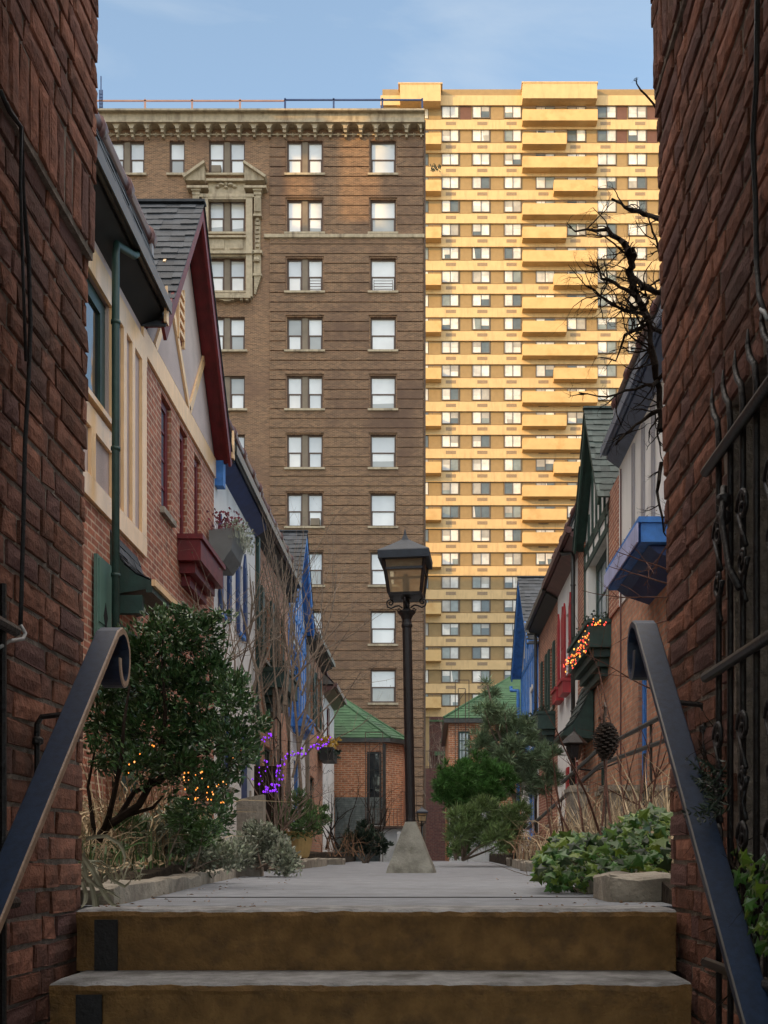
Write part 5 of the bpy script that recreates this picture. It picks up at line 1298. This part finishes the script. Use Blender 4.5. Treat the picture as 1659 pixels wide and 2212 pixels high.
# leaf litter
m = MB()
for _ in range(900):
    y = rg.uniform(3.6, 9); side = rg.random() < .6
    x = lx(y)-.12-rg.random()**1.5*.9 if side else rx(y)+.12+rg.random()**1.5*.8
    leaf(m, V((x, y, .075+.10*min(1, (abs(x)-1.1)/1.2 if abs(x) > 1.1 else 0)+.012*min(8, y-3.4)+rg.uniform(0, .015))), V((rg.uniform(-1, 1), rg.uniform(-1, 1), .15)), .045, .022, rg)
m.build('leaf_litter', 'dry_straw', kind='stuff', label='dead leaves lying on the soil of the beds', category='leaf litter')
# dry stalks behind the evergreen
m = MB(); grass(m, 900, -2.6, -1.45, 5.8, 7.5, .12, .62, .008, rg, .9, .15); grass(m, 350, -2.2, -1.35, 4.2, 5.6, .08, .34, .004, rg, .8, .2); 
m2 = MB(); grass(m2, 160, -1.95, -1.5, 6.0, 6.8, .12, .72, .008, rg, .3, .9)
m.build('dry_grass', 'dry_straw', kind='stuff', label='tangle of pale dry grass in the left bed', category='grass'); m2.build('dry_grass', 'dry_brown', kind='stuff', label='reddish brown dry stalks standing in the left bed', category='grass')
m = MB(); grass(m, 380, -2.3, -1.35, 4.4, 6.4, .07, .26, .009, rg, .7, .3); m.build('green_grass', 'leaf_bright', kind='stuff', label='fresh green blades at the foot of the left evergreen', category='grass')
def bush(label, ls, Y, n, L, W, mt, name='variegated_shrub', dY=.25, seed=1, group=None, clump=12, up=.7, twigs=True, cat='shrub', cs=.04, shell=.6, fold=.25, ground=.06):
    r_ = random.Random(seed); lob = lobes_px(ls, Y, dY, r_); c0 = sum((c for c, _ in lob), V())/len(lob); base = V((c0.x, c0.y, ground))
    t = thing(name, label, cat, base, group); m = MB(); crown(m, lob, n, L, W, r_, up=up, shell=shell, clump=clump, cs=cs, fold=fold); m.build('foliage', mt, t)
    if twigs:
        m = MB()
        for c, r in lob:
            b = base+V((r_.uniform(-.1, .1), r_.uniform(-.1, .1), 0)); mid = b.lerp(c, .5)+rv(r_, r*.3); m.tube([b, mid, c], [.006*Y/6, .005*Y/6, .002], 4, cap=False)
            for _ in range(5): twig(m, c, rv(r_)+V((0, 0, .6)), r*1.1, .0025*Y/6, 1, r_, .3)
        m.build('stems', 'bark_grey', t)
    return t
bush('grey green variegated shrub trailing over the kerb left of the ochre pot', [(545, 1835, 34), (585, 1830, 30), (610, 1850, 26), (520, 1845, 24), (628, 1870, 18), (605, 1878, 14), (560, 1800, 24)], 8.3, 5200, .040, .022, 'leaf_silver', seed=2)
bush('low silvery shrub under the large evergreen, in the middle of the left bed', [(330, 1800, 30), (370, 1815, 34), (420, 1830, 30), (460, 1845, 28), (495, 1850, 22), (300, 1830, 24), (380, 1770, 26)], 6.2, 4200, .034, .018, 'leaf_silver', seed=3)
bush('small shrub with long narrow green leaves below the string of orange lights', [(440, 1790, 26), (400, 1760, 24), (420, 1810, 22), (275, 1790, 22)], 6.0, 900, .055, .014, 'leaf_bright', seed=4)
# ochre pot with its plant
PY = 14.8
t = thing('plant_pot', 'ochre glazed pot on the left bed edge with a bushy green plant', 'plant pot', at(648, 1850, PY))
c = at(648, 1850, PY); m = MB(); m.lathe((c.x, c.y, .14), [(.10, 0), (.125, .02), (.165, .18), (.185, .335), (.195, .345), (.195, .365), (.17, .366), (.165, .33), (.01, .32)], 20); m.build('pot', 'pot_ochre', t, smooth=False)
m = MB(); m.lathe((c.x, c.y, .14), [(.01, .325), (.163, .335)], 16); m.build('potting_soil', 'soil', t)
bush('bushy bright green plant growing out of the ochre pot', [(600, 1765, 30), (640, 1755, 34), (680, 1760, 28), (620, 1785, 28), (665, 1785, 26), (590, 1790, 20), (700, 1778, 14), (645, 1730, 20)], PY, 2600, .075, .024, 'leaf_bright', 'potted_plant', seed=6, up=1.0, cat='plant', ground=.46)
# bare shrub with purple lights
def string(label, pts, mats_, loc, wire_mat='bark_dark', r=.012, group=None):
    t = thing('string_lights', label, 'string lights', loc, group); proto = {}
    m = MB()
    for a, b in zip(pts, pts[1:]):
        if (a-b).length < .9: m.tube([a, (a+b)/2-V((0, 0, .02)), b], r*.22, 3, cap=False)
    if m.v: m.build('wire', wire_mat, t)
    for i, p in enumerate(pts[:98]):
        mt = mats_[i % len(mats_)]
        if mt not in proto:
            m = MB(); m.lathe(p, [(r*.25, -r*1.1), (r*.9, -r*.3), (r, .2*r), (r*.5, r), (r*.1, r*1.3)], 6); proto[mt] = m.build('bulb', mt, t, o=p)
        else:
            cpy = proto[mt].copy(); C.objects.link(cpy); cpy.parent = t; cpy.location = p-ORG[t]; s_ = rnd.uniform(.6, 1.25); cpy.scale = (s_,)*3
    return t
rg = random.Random(8)
t = thing('bare_shrub', 'leafless shrub wound with purple lights in front of the blue gabled house', 'shrub', at(600, 1800, 13)); m = MB(); tips = []
for k in range(7): twig(m, at(600+rg.uniform(-10, 15), 1815, 13), V((rg.uniform(-.5, .9), rg.uniform(-.3, .3), 1.2)), .85, .014, 3, rg, .22, .08, (2, 3), 5, 5, .68, tips=tips)
m.build('branches', 'bark_grey', t)
pp_ = []
for (a, b, c_, d_, n) in ((552, 1690, 580, 1640, 10), (575, 1705, 600, 1700, 26), (600, 1690, 612, 1640, 16), (612, 1640, 640, 1628, 8), (640, 1628, 700, 1610, 18), (690, 1600, 712, 1600, 10), (570, 1590, 605, 1600, 18), (600, 1600, 560, 1660, 8), (650, 1665, 700, 1655, 12), (700, 1660, 730, 1672, 5)):
    for i in range(n): f = i/n; pp_.append(at(a+(c_-a)*f+rg.uniform(-9, 9), b+(d_-b)*f+rg.uniform(-9, 9), 12.9+rg.uniform(-.3, .3)))
string('string of purple lights on the bare shrub by the blue house', pp_, ['bulb_purple'], at(620, 1700, 13), r=.011)
pp_ = []
for (a, b, c_, d_, n) in ((300, 1640, 345, 1600, 4), (395, 1680, 440, 1672, 12), (400, 1700, 500, 1690, 14), (410, 1725, 470, 1720, 10), (450, 1735, 500, 1745, 6), (340, 1610, 350, 1650, 2), (270, 1620, 290, 1700, 3), (500, 1640, 540, 1610, 4)):
    for i in range(n): f = i/n; pp_.append(at(a+(c_-a)*f+rg.uniform(-10, 10), b+(d_-b)*f+rg.uniform(-10, 10), 5.15+rg.uniform(-.25, .1)))
pp_ = rg.sample(pp_, 42)
string('string of orange lights in the lower branches of the left evergreen', pp_, ['bulb_orange', 'bulb_orange', 'bulb_warm'], at(430, 1700, 5.2), r=.0036)
pp_ = []
for i in range(95):
    f = rg.random(); pp_.append(at(1222+55*f**.8+rg.uniform(-8, 8), 1440-75*f+rg.uniform(-15, 15), 16.8-.9*f+rg.uniform(-.2, .1)))
for i in range(12): pp_[i*7] = at(1272+rg.uniform(0, 38), 1345+rg.uniform(-8, 8), 15.85)
string('string of red and yellow lights spilling over the green window box', sorted(pp_, key=lambda p: p.z), ['bulb_red', 'bulb_yellow', 'bulb_orange', 'bulb_red'], at(1250, 1410, 16.3), r=.012)
# bare climbing tree over the left houses
rg = random.Random(12)
t = thing('climbing_vine', 'bare budding climber covering the front of the narrow brick house on the left', 'vine', at(600, 1800, 17)); m = MB(); bd = MB()
for k in range(16):
    x0 = rg.uniform(500, 660); twig(m, at(x0, 1760-rg.uniform(0, 320), 17.2+rg.uniform(-1, 2.2)), V((rg.uniform(-.3, .5), rg.uniform(-.1, .5), 1.3)), 2.3, .022, 2, rg, .16, .10, (3, 5), 6, 5, .6, bd)
for k in range(7): path_px([(598+k*5, 1760), (594+k*6+rg.uniform(-9, 9), 1600), (588+k*6+rg.uniform(-9, 9), 1450), (580+k*8+rg.uniform(-9, 9), 1300), (560+k*12, 1180+k*6)], 19.2, m, [.02, .02, .018, .014, .008], 5)
m.build('stems', 'bark_grey', t); bd.build('buds', 'leaf_bright', t)
t = thing('bare_tree', 'thin bare tree with budding twigs in front of the brown building, left of the lamp', 'tree', at(650, 1830, 15)); m = MB(); bd = MB()
path_px([(648, 1850), (650, 1700), (640, 1560), (630, 1450)], 15, m, [.03, .026, .02, .014], 6)
for (px, py, dx) in ((640, 1560, .8), (636, 1500, .2), (650, 1640, 1.0), (630, 1450, .5), (630, 1450, -.4), (632, 1470, 1.1), (640, 1600, .9)): twig(m, at(px, py, 15), V((dx, rg.uniform(-.3, .3), 1.0)), 1.5, .014, 3, rg, .14, .05, (2, 3), 6, 5, .6, bd)
m.build('branches', 'bark_grey', t); bd.build('buds', 'leaf_bright', t)
t = thing('bare_shrub', 'bare twiggy shrub against the left house above the evergreen', 'shrub', at(480, 1600, 11)); m = MB(); bd = MB()
for k in range(8): twig(m, at(440+k*12, 1500, 11), V((rg.uniform(-.2, .5), 0, 1.2)), 1.1, .010, 2, rg, .2, .05, (2, 4), 6, 4, .6, bd)
m.build('branches', 'bark_grey', t); bd.build('buds', 'leaf_bright', t)
# far left tangles
def tangle(label, px0, px1, py, Y, n, L, mt='bark_grey', seed=1, r=.008, depth=3, dx=0, name='bare_shrub'):
    r_ = random.Random(seed); t = thing(name, label, 'shrub', at((px0+px1)/2, py, Y)); m = MB()
    for k in range(n): twig(m, at(r_.uniform(px0, px1), py, Y+r_.uniform(-.6, .6)), V((r_.uniform(-.7, .7)+dx, r_.uniform(-.4, .4), 1)), L*r_.uniform(.6, 1.1), r, depth, r_, .3, .03, (2, 3), 5, 4, .66)
    m.build('branches', mt, t)
tangle('dense tangle of bare dark twigs in front of the left corner building', 700, 830, 1835, 26, 16, 1.35, 'bark_dark', 3, .018, 3)
tangle('low brown twiggy shrub beyond the ochre pot', 690, 790, 1850, 20, 16, .45, 'dry_brown', 4, .008, 2)
bush('low dark green bush with small leaves at the far left of the lane', [(770, 1815, 26), (800, 1820, 28), (822, 1825, 20), (790, 1795, 20), (750, 1830, 16)], 25, 1900, .11, .05, 'leaf_dark', 'evergreen_bush', seed=9, ground=0)
# right side pines
def pine(label, ls, Y, n, L, W, mt, seed, name='pine_tree', trunk=None, cs=.05, clump=14, ground=.1, up=.8):
    r_ = random.Random(seed); lob = lobes_px(ls, Y, .3, r_); base = at(trunk[0][0], trunk[0][1], Y) if trunk else V((lob[0][0].x, Y, ground))
    t = thing(name, label, 'tree' if name == 'pine_tree' else 'shrub', base); m = MB(); crown(m, lob, n, L, W, r_, up=up, shell=.5, clump=clump, cs=cs, out=1.2, fold=.05, tuft=True); m.build('crown', mt, t)
    m = MB()
    if trunk: path_px(trunk, Y, m, [.05-.035*i/(len(trunk)-1) for i in range(len(trunk))], 7)
    b = at(*(trunk[len(trunk)//2]), Y) if trunk else base
    for c, r in lob: m.tube([b, b.lerp(c, .5)+rv(r_, .05), c], [.02, .014, .006], 5, cap=False)
    m.build('trunk', 'bark_grey', t)
pine('rounded dark green cushion pine right of the lamp base', [(985, 1690, 42), (1035, 1680, 44), (1075, 1690, 36), (962, 1712, 26), (1005, 1725, 30), (1050, 1715, 34), (1010, 1665, 26), (955, 1690, 18)], 17, 17000, .135, .013, 'pine_dark', 1, 'cushion_pine', cs=.07, clump=42)
pine('tall feathery grey green pine in front of the right houses', [(1052, 1475, 7), (1058, 1500, 12), (1045, 1530, 15), (1090, 1540, 18), (1075, 1575, 30), (1120, 1590, 32), (1050, 1620, 30), (1100, 1640, 36), (1150, 1630, 34), (1175, 1680, 32), (1120, 1690, 34), (1190, 1640, 16), (1030, 1600, 14), (1140, 1560, 14)], 18.5, 12000, .19, .011, 'pine_grey', 2, 'pine_tree', [(1120, 1850), (1115, 1750), (1095, 1640), (1070, 1560), (1053, 1480)], cs=.08, clump=40)
pine('light green feathery bush spilling toward the path on the right', [(1000, 1775, 28), (1040, 1760, 32), (1085, 1775, 32), (1110, 1800, 28), (1030, 1800, 28), (1070, 1815, 26), (990, 1805, 18), (1000, 1830, 14), (1120, 1760, 22)], 16, 9000, .15, .012, 'pine_green', 3, 'juniper_bush', cs=.09, clump=26)
bush('small spreading dark green juniper at the path edge, farthest right', [(985, 1838, 14), (1002, 1835, 12), (975, 1845, 8)], 20, 500, .10, .02, 'pine_dark', 'juniper_bush', seed=14, twigs=False, ground=.1)
rg = random.Random(31)
m = MB(); grass(m, 1500, 1.15, 2.6, 5.6, 10, .12, .60, .008, rg, .55, .5); grass(m, 260, 1.0, 1.9, 8.5, 13, .12, .50, .008, rg, .8, .2); m.build('dry_grass', 'dry_straw', kind='stuff', label='mass of pale dry stems in the right bed', category='grass')
m = MB(); grass(m, 260, 1.1, 1.9, 9, 15, .12, .55, .010, rg, .8, .2); m.build('dry_grass', 'dry_brown', kind='stuff', label='brown withered stems in the right bed behind the ivy', category='grass')
t = thing('bare_shrub', 'tall reddish canes rising from the right bed', 'shrub', at(1330, 1850, 6.5)); m = MB()
for (a, b) in (((1225, 1800), (1180, 1640)), ((1262, 1790), (1235, 1610)), ((1300, 1780), (1230, 1560)), ((1330, 1800), (1290, 1490)), ((1352, 1800), (1350, 1480)), ((1370, 1800), (1400, 1560)), ((1400, 1790), (1412, 1500)), ((1290, 1800), (1335, 1640)), ((1245, 1790), (1200, 1700)), ((1390, 1800), (1360, 1600)), ((1420, 1800), (1436, 1640)), ((1200, 1800), (1175, 1700))):
    p, q = at(a[0], a[1]+40, 6.5+rg.uniform(-.8, .5)), at(b[0], b[1], 6.5+rg.uniform(-.5, .5)); twig(m, p, q-p, (q-p).length, .009, 2, rg, .07, 0, (1, 3), 7, 5, .32)
m.build('canes', 'bark_red', t)
t = thing('bare_shrub', 'bare crossing twigs in front of the blue window box on the right', 'shrub', at(1430, 1400, 7)); m = MB()
for (a, b) in (((1440, 1260), (1300, 1225)), ((1440, 1290), (1262, 1300)), ((1440, 1340), (1330, 1370)), ((1440, 1230), (1345, 1190)), ((1440, 1500), (1235, 1450)), ((1440, 1180), (1380, 1260))):
    p, q = at(*a, 7.2), at(*b, 7.2+rg.uniform(-.4, .6)); twig(m, p, q-p, (q-p).length, .006, 2, rg, .10, 0, (3, 5), 7, 5, .34)
m.build('branches', 'bark_red', t)
# old vine hanging beside the right pier
t = thing('wisteria_vine', 'gnarled dark leafless vine hanging beside the upper right brick pier', 'vine', at(1425, 900, 4.3)); m = MB(); YV = 4.3
def gn(pts, r0, r1, kids_n, L, seedy=0):
    P = []
    for a, b in zip(pts, pts[1:]):
        for k in range(3): f = k/3; P.append(at(a[0]+(b[0]-a[0])*f, a[1]+(b[1]-a[1])*f, YV+rg.uniform(-.04, .04))+rv(rg, r0*.5))
    P.append(at(*pts[-1], YV)); k = len(P)
    m.tube(P, [(r0+(r1-r0)*i/(k-1))*rg.uniform(.8, 1.25) for i in range(k)], 7, cap=False)
    for _ in range(kids_n):
        i = rg.randint(1, k-1); d = V((rg.uniform(-1.3, .5), rg.uniform(-.5, .3), rg.uniform(-.8, .8))); twig(m, P[i], d, L*rg.uniform(.4, 1.3), .0036, 3, rg, .34, 0, (2, 3), 7, 5, .66)
gn([(1440, 480), (1390, 462), (1352, 445), (1322, 430)], .012, .004, 4, .10)
gn([(1352, 530), (1366, 548), (1362, 590), (1374, 640), (1398, 685), (1412, 760), (1424, 840), (1428, 930)], .014, .012, 15, .15)
gn([(1366, 560), (1345, 528), (1310, 500), (1242, 500)], .015, .003, 8, .13)
gn([(1440, 640), (1400, 625), (1370, 600)], .014, .009, 6, .14)
gn([(1374, 640), (1340, 620), (1300, 600), (1290, 560)], .010, .003, 8, .13)
gn([(1398, 685), (1350, 670), (1310, 650), (1270, 618)], .009, .003, 8, .13)
gn([(1440, 720), (1400, 700), (1350, 720), (1330, 780)], .010, .003, 6, .13)
gn([(1440, 800), (1410, 830), (1370, 840), (1310, 858), (1250, 848)], .009, .002, 6, .12)
gn([(1440, 880), (1400, 900), (1360, 930), (1330, 960)], .009, .003, 5, .13)
gn([(1430, 560), (1410, 500), (1400, 470)], .006, .002, 4, .10)
gn([(1430, 1000), (1420, 1060), (1434, 1150)], .008, .004, 5, .13)
gn([(1426, 248), (1404, 215), (1376, 182)], .006, .003, 1, .03)
for k in range(26):
    a = rg.choice([(1366, 560), (1370, 600), (1385, 660), (1400, 700), (1412, 760), (1420, 820), (1395, 640), (1420, 900), (1425, 600), (1425, 680)])
    ang = rg.uniform(2.0, 4.4); P = at(a[0]+rg.uniform(-8, 8), a[1]+rg.uniform(-15, 15), YV+rg.uniform(-.05, .05)); twig(m, P, V((math.cos(ang), rg.uniform(-.2, .2), math.sin(ang)*1.2)), rg.uniform(.10, .26), .0045, 2, rg, .42, 0, (1, 3), 8, 5, .55)
m.build('branches', 'bark_dark', t)
# ivy
def ivyleaf(m, c, n, s, rg):
    n = n.normalized(); u = n.cross(rv(rg)).normalized(); v = n.cross(u); pts = []
    for a, r in ((-90, .25), (-50, .62), (-18, .42), (8, .92), (38, .50), (90, 1.15), (142, .50), (172, .92), (198, .42), (230, .62)):
        a = R(a); pts.append(c+(u*math.cos(a)+v*math.sin(a))*s*r*.55+n*s*(-.10*r))
    k = len(pts); m.add([c+n*s*.05]+pts, [(0, 1+i, 1+(i+1) % k) for i in range(k)])
t = thing('ivy', 'glossy green ivy spilling over the stones at the right edge of the path', 'ivy', at(1300, 1900, 4.8)); m = MB(); yl = MB(); rg = random.Random(44)
for i in range(800):
    f = rg.random(); px = 1160+285*f; Y = 4.9-.5*f+rg.uniform(-.45, .6); hgt = (1880-1890*0)-(0)
    top = 1850-85*min(1, f*1.6)-20*math.sin(f*9); py = rg.uniform(top, 1895 if f < .55 else 1880); n = V((rg.uniform(-.7, .5), -rg.uniform(.2, 1.1), rg.uniform(-.1, 1.2)))
    ivyleaf(m, at(px, py, Y), n, rg.uniform(.05, .085), rg)
for i in range(90):
    ivyleaf(m, at(rg.uniform(1185, 1270), rg.uniform(1870, 1925), 4.6+rg.uniform(-.2, .2)), V((rg.uniform(-.7, .3), -1, .4)), .045, rg)
m.build('leaves', 'leaf_ivy', t)
m = MB()
for i in range(26): a = at(rg.uniform(1190, 1430), rg.uniform(1860, 1910), 4.7); twig(m, a, V((rg.uniform(-1, 1), rg.uniform(-.5, .5), rg.uniform(-.2, .5))), .3, .003, 1, rg, .3)
m.build('stems', 'bark_grey', t)
def creeper(label, boxes, mt, s, seed, name='ivy', mk=ivyleaf):
    r_ = random.Random(seed); m = MB(); st_ = MB()
    for (x0, x1, y0, y1, x, n) in boxes:
        for _ in range(n):
            px = r_.uniform(x0, x1); py = r_.uniform(y0, y1); X_ = x-r_.uniform(0, .05); Y = X_*F/(px-927); mk(m, V((X_, Y, zat(py, Y))), V((-1, r_.uniform(-.6, .3), r_.uniform(-.1, .9))), s*r_.uniform(.6, 1.2), r_)
        for _ in range(5): px = r_.uniform(x0, x1); py = r_.uniform(y0, y1); Y = x*F/(px-927); twig(st_, (x-.02, Y, zat(py, Y)), V((0, r_.uniform(-1, 1), r_.uniform(-1, 1))), .15, .003, 1, r_, .3)
    px, py, X_ = boxes[0][0], boxes[0][3], boxes[0][4]; Y = X_*F/(px-927)
    t = thing(name, label, 'ivy', (X_, Y, zat(py, Y))); m.build('leaves', mt, t); st_.build('stems', 'bark_dark', t)
creeper('dark ivy climbing the gate foot at the lower right corner', [(1595, 1690, 1830, 2060, .70, 85), (1560, 1660, 1880, 1990, .71, 40)], 'leaf_ivy', .045, 3)
def fernleaf(m, c, n, s, rg):
    d = V((-.3, rg.uniform(-.3, 1), rg.uniform(-.9, .5))).normalized()
    for k in range(7):
        p = c+d*s*k*.22; 
        for sg in (-1, 1): leaf(m, p, d*.5+V((-.2, sg*.5, sg*.5)), s*.5*(1-k*.1), s*.12, rg)
creeper('dark fern growing from the right brick pier behind the handrail', [(1505, 1580, 1640, 1750, .715, 26), (1515, 1570, 1690, 1760, .715, 14)], 'leaf_dark', .06, 5, 'fern', fernleaf)
# pine cone ornament on a stake
PYc = 6.2; c = at(1309, 1602, PYc)
t = thing('pine_cone_ornament', 'large pine cone ornament hanging from a thin hooked stake among the dry canes', 'ornament', (c.x, PYc, .15)); m = MB(); rg = random.Random(9)
for i in range(120):
    f = i/119; z = c.z+.105-.21*f; r = .066*math.sin(math.pi*(.08+.86*f))**.7; a = i*2.39996; d = V((math.cos(a), math.sin(a), .15)); p = V((c.x, c.y, z))+V((d.x, d.y, 0))*r*.55; u = V((-d.y, d.x, 0)); e = p+d*r*.62
    m.hexa([p-u*.008-V((0, 0, .004)), p+u*.008-V((0, 0, .004)), p+u*.008+V((0, 0, .004)), p-u*.008+V((0, 0, .004))], [e-u*.014-V((0, 0, .003)), e+u*.014-V((0, 0, .003)), e+u*.012+V((0, 0, .005)), e-u*.012+V((0, 0, .005))])
m.lathe((c.x, c.y, c.z), [(.005, -.10), (.045, -.03), (.045, .04), (.005, .105)], 8); m.build('cone', 'pinecone', t)
m = MB(); m.tube([(c.x+.005, PYc+.03, .1), (c.x+.01, PYc+.09, c.z-.02), (c.x+.005, PYc+.09, c.z+.20), (c.x, PYc+.05, c.z+.235), (c.x, PYc, c.z+.20), (c.x, PYc, c.z+.15)], .0055, 6); scroll(m, (c.x, PYc, c.z+.128), .02, 1, 'x', 12, .003, 1.0); m.build('hook', 'rusty_iron', t)
# planter on the wall by the red box
S = Ls
t = thing('planter', 'grey painted planter with red and green plants beside the dark red window box', 'planter', (-2.85, 14.5, 4.1))
m = MB(); S.prof(m, [(.03, 4.56), (.40, 4.60), (.33, 4.30), (.22, 4.14), (.03, 4.14)], 14.35, 15.1); m.build('box', 'grey_paint', t)
m = MB(); foliage_tuft(14.3, 15.2, .05, .4, 4.55, .32, S, 150, rg, m, .06); m.build('red_stems', 'flower_red', t)
m = MB(); foliage_tuft(14.3, 15.2, .25, .5, 4.45, .25, S, 200, rg, m, .06); m.build('greenery', 'leaf_silver', t)
t = thing('planter', 'dark planter full of gold leaves hanging by the white house at the left end', 'planter', (-2.8, 29, 2.9))
m = MB(); S.box(m, 28.6, 29.8, .05, .42, 2.75, 3.1); m.build('box', 'black_soffit', t)
m = MB(); foliage_tuft(28.6, 29.8, .05, .45, 3.08, .35, S, 110, rg, m, .12); m.build('greenery', 'flower_yellow', t); m = MB(); foliage_tuft(28.6, 29.8, .05, .45, 2.8, .3, S, 140, rg, m, .12); m.build('trailing_leaves', 'leaf_dark', t)
def boxplant(label, S, y0, y1, d, z, h, mt, s=.05, n=120):
    m = MB(); foliage_tuft(y0, y1, .04, d, z, h, S, n, rg, m, s); m.build('box_plant', mt, o=(S.x(d/2), (y0+y1)/2, z), label=label, category='plant')
boxplant('sparse dry sprigs in the bright blue window box', Rs, 11.25, 13.2, .46, 3.72, .14, 'dry_straw', .02, 160)
boxplant('dark trailing plants in the lit green window box', Rs, 16.0, 18.2, .32, 3.70, .16, 'leaf_dark', .05, 220)
boxplant('dark leaves in the green window box of the vine covered house', Ls, 19.2, 20.8, .42, 3.54, .2, 'leaf_dark', .07, 160)
boxplant('dark plants in the green window box of the brick house on the right', Rs, 23.1, 25.6, .36, 3.28, .2, 'leaf_dark', .07, 140)
# far bare tree between the buildings
t = thing('bare_tree', 'pale bare tree in the gap between the brown building and the right corner building', 'tree', (.5, 56, -1.0)); m = MB(); rg = random.Random(77)
for k in range(5): twig(m, (.6+k*.25, 57, 1.0), V((rg.uniform(-.2, .2), 0, 1)), 4.5, .06, 3, rg, .12, .1, (3, 4), 6, 4, .5)
m.tube([(.9, 57, -1.05), (.9, 57, 2)], .12, 6); m.build('branches', 'bark_grey', t)
# wooden stake fence panel and dark boards behind the purple lights, small sign
m = MB(); c = at(575, 1700, 14)
for k in range(4): m.box(c.x-.16+k*.08, c.x-.09+k*.08, 14, 14.02, .1, 1.35)
m.tube([(c.x+.2, 13.9, .1), (c.x+.2, 13.9, 1.9), (c.x+.15, 13.9, 1.98), (c.x+.08, 13.9, 1.92)], .012, 6)
m.build('stake_fence', 'bark_dark', o=(c.x, 14, .1), label='dark stakes and hooked rod standing behind the purple lit shrub', category='fence')
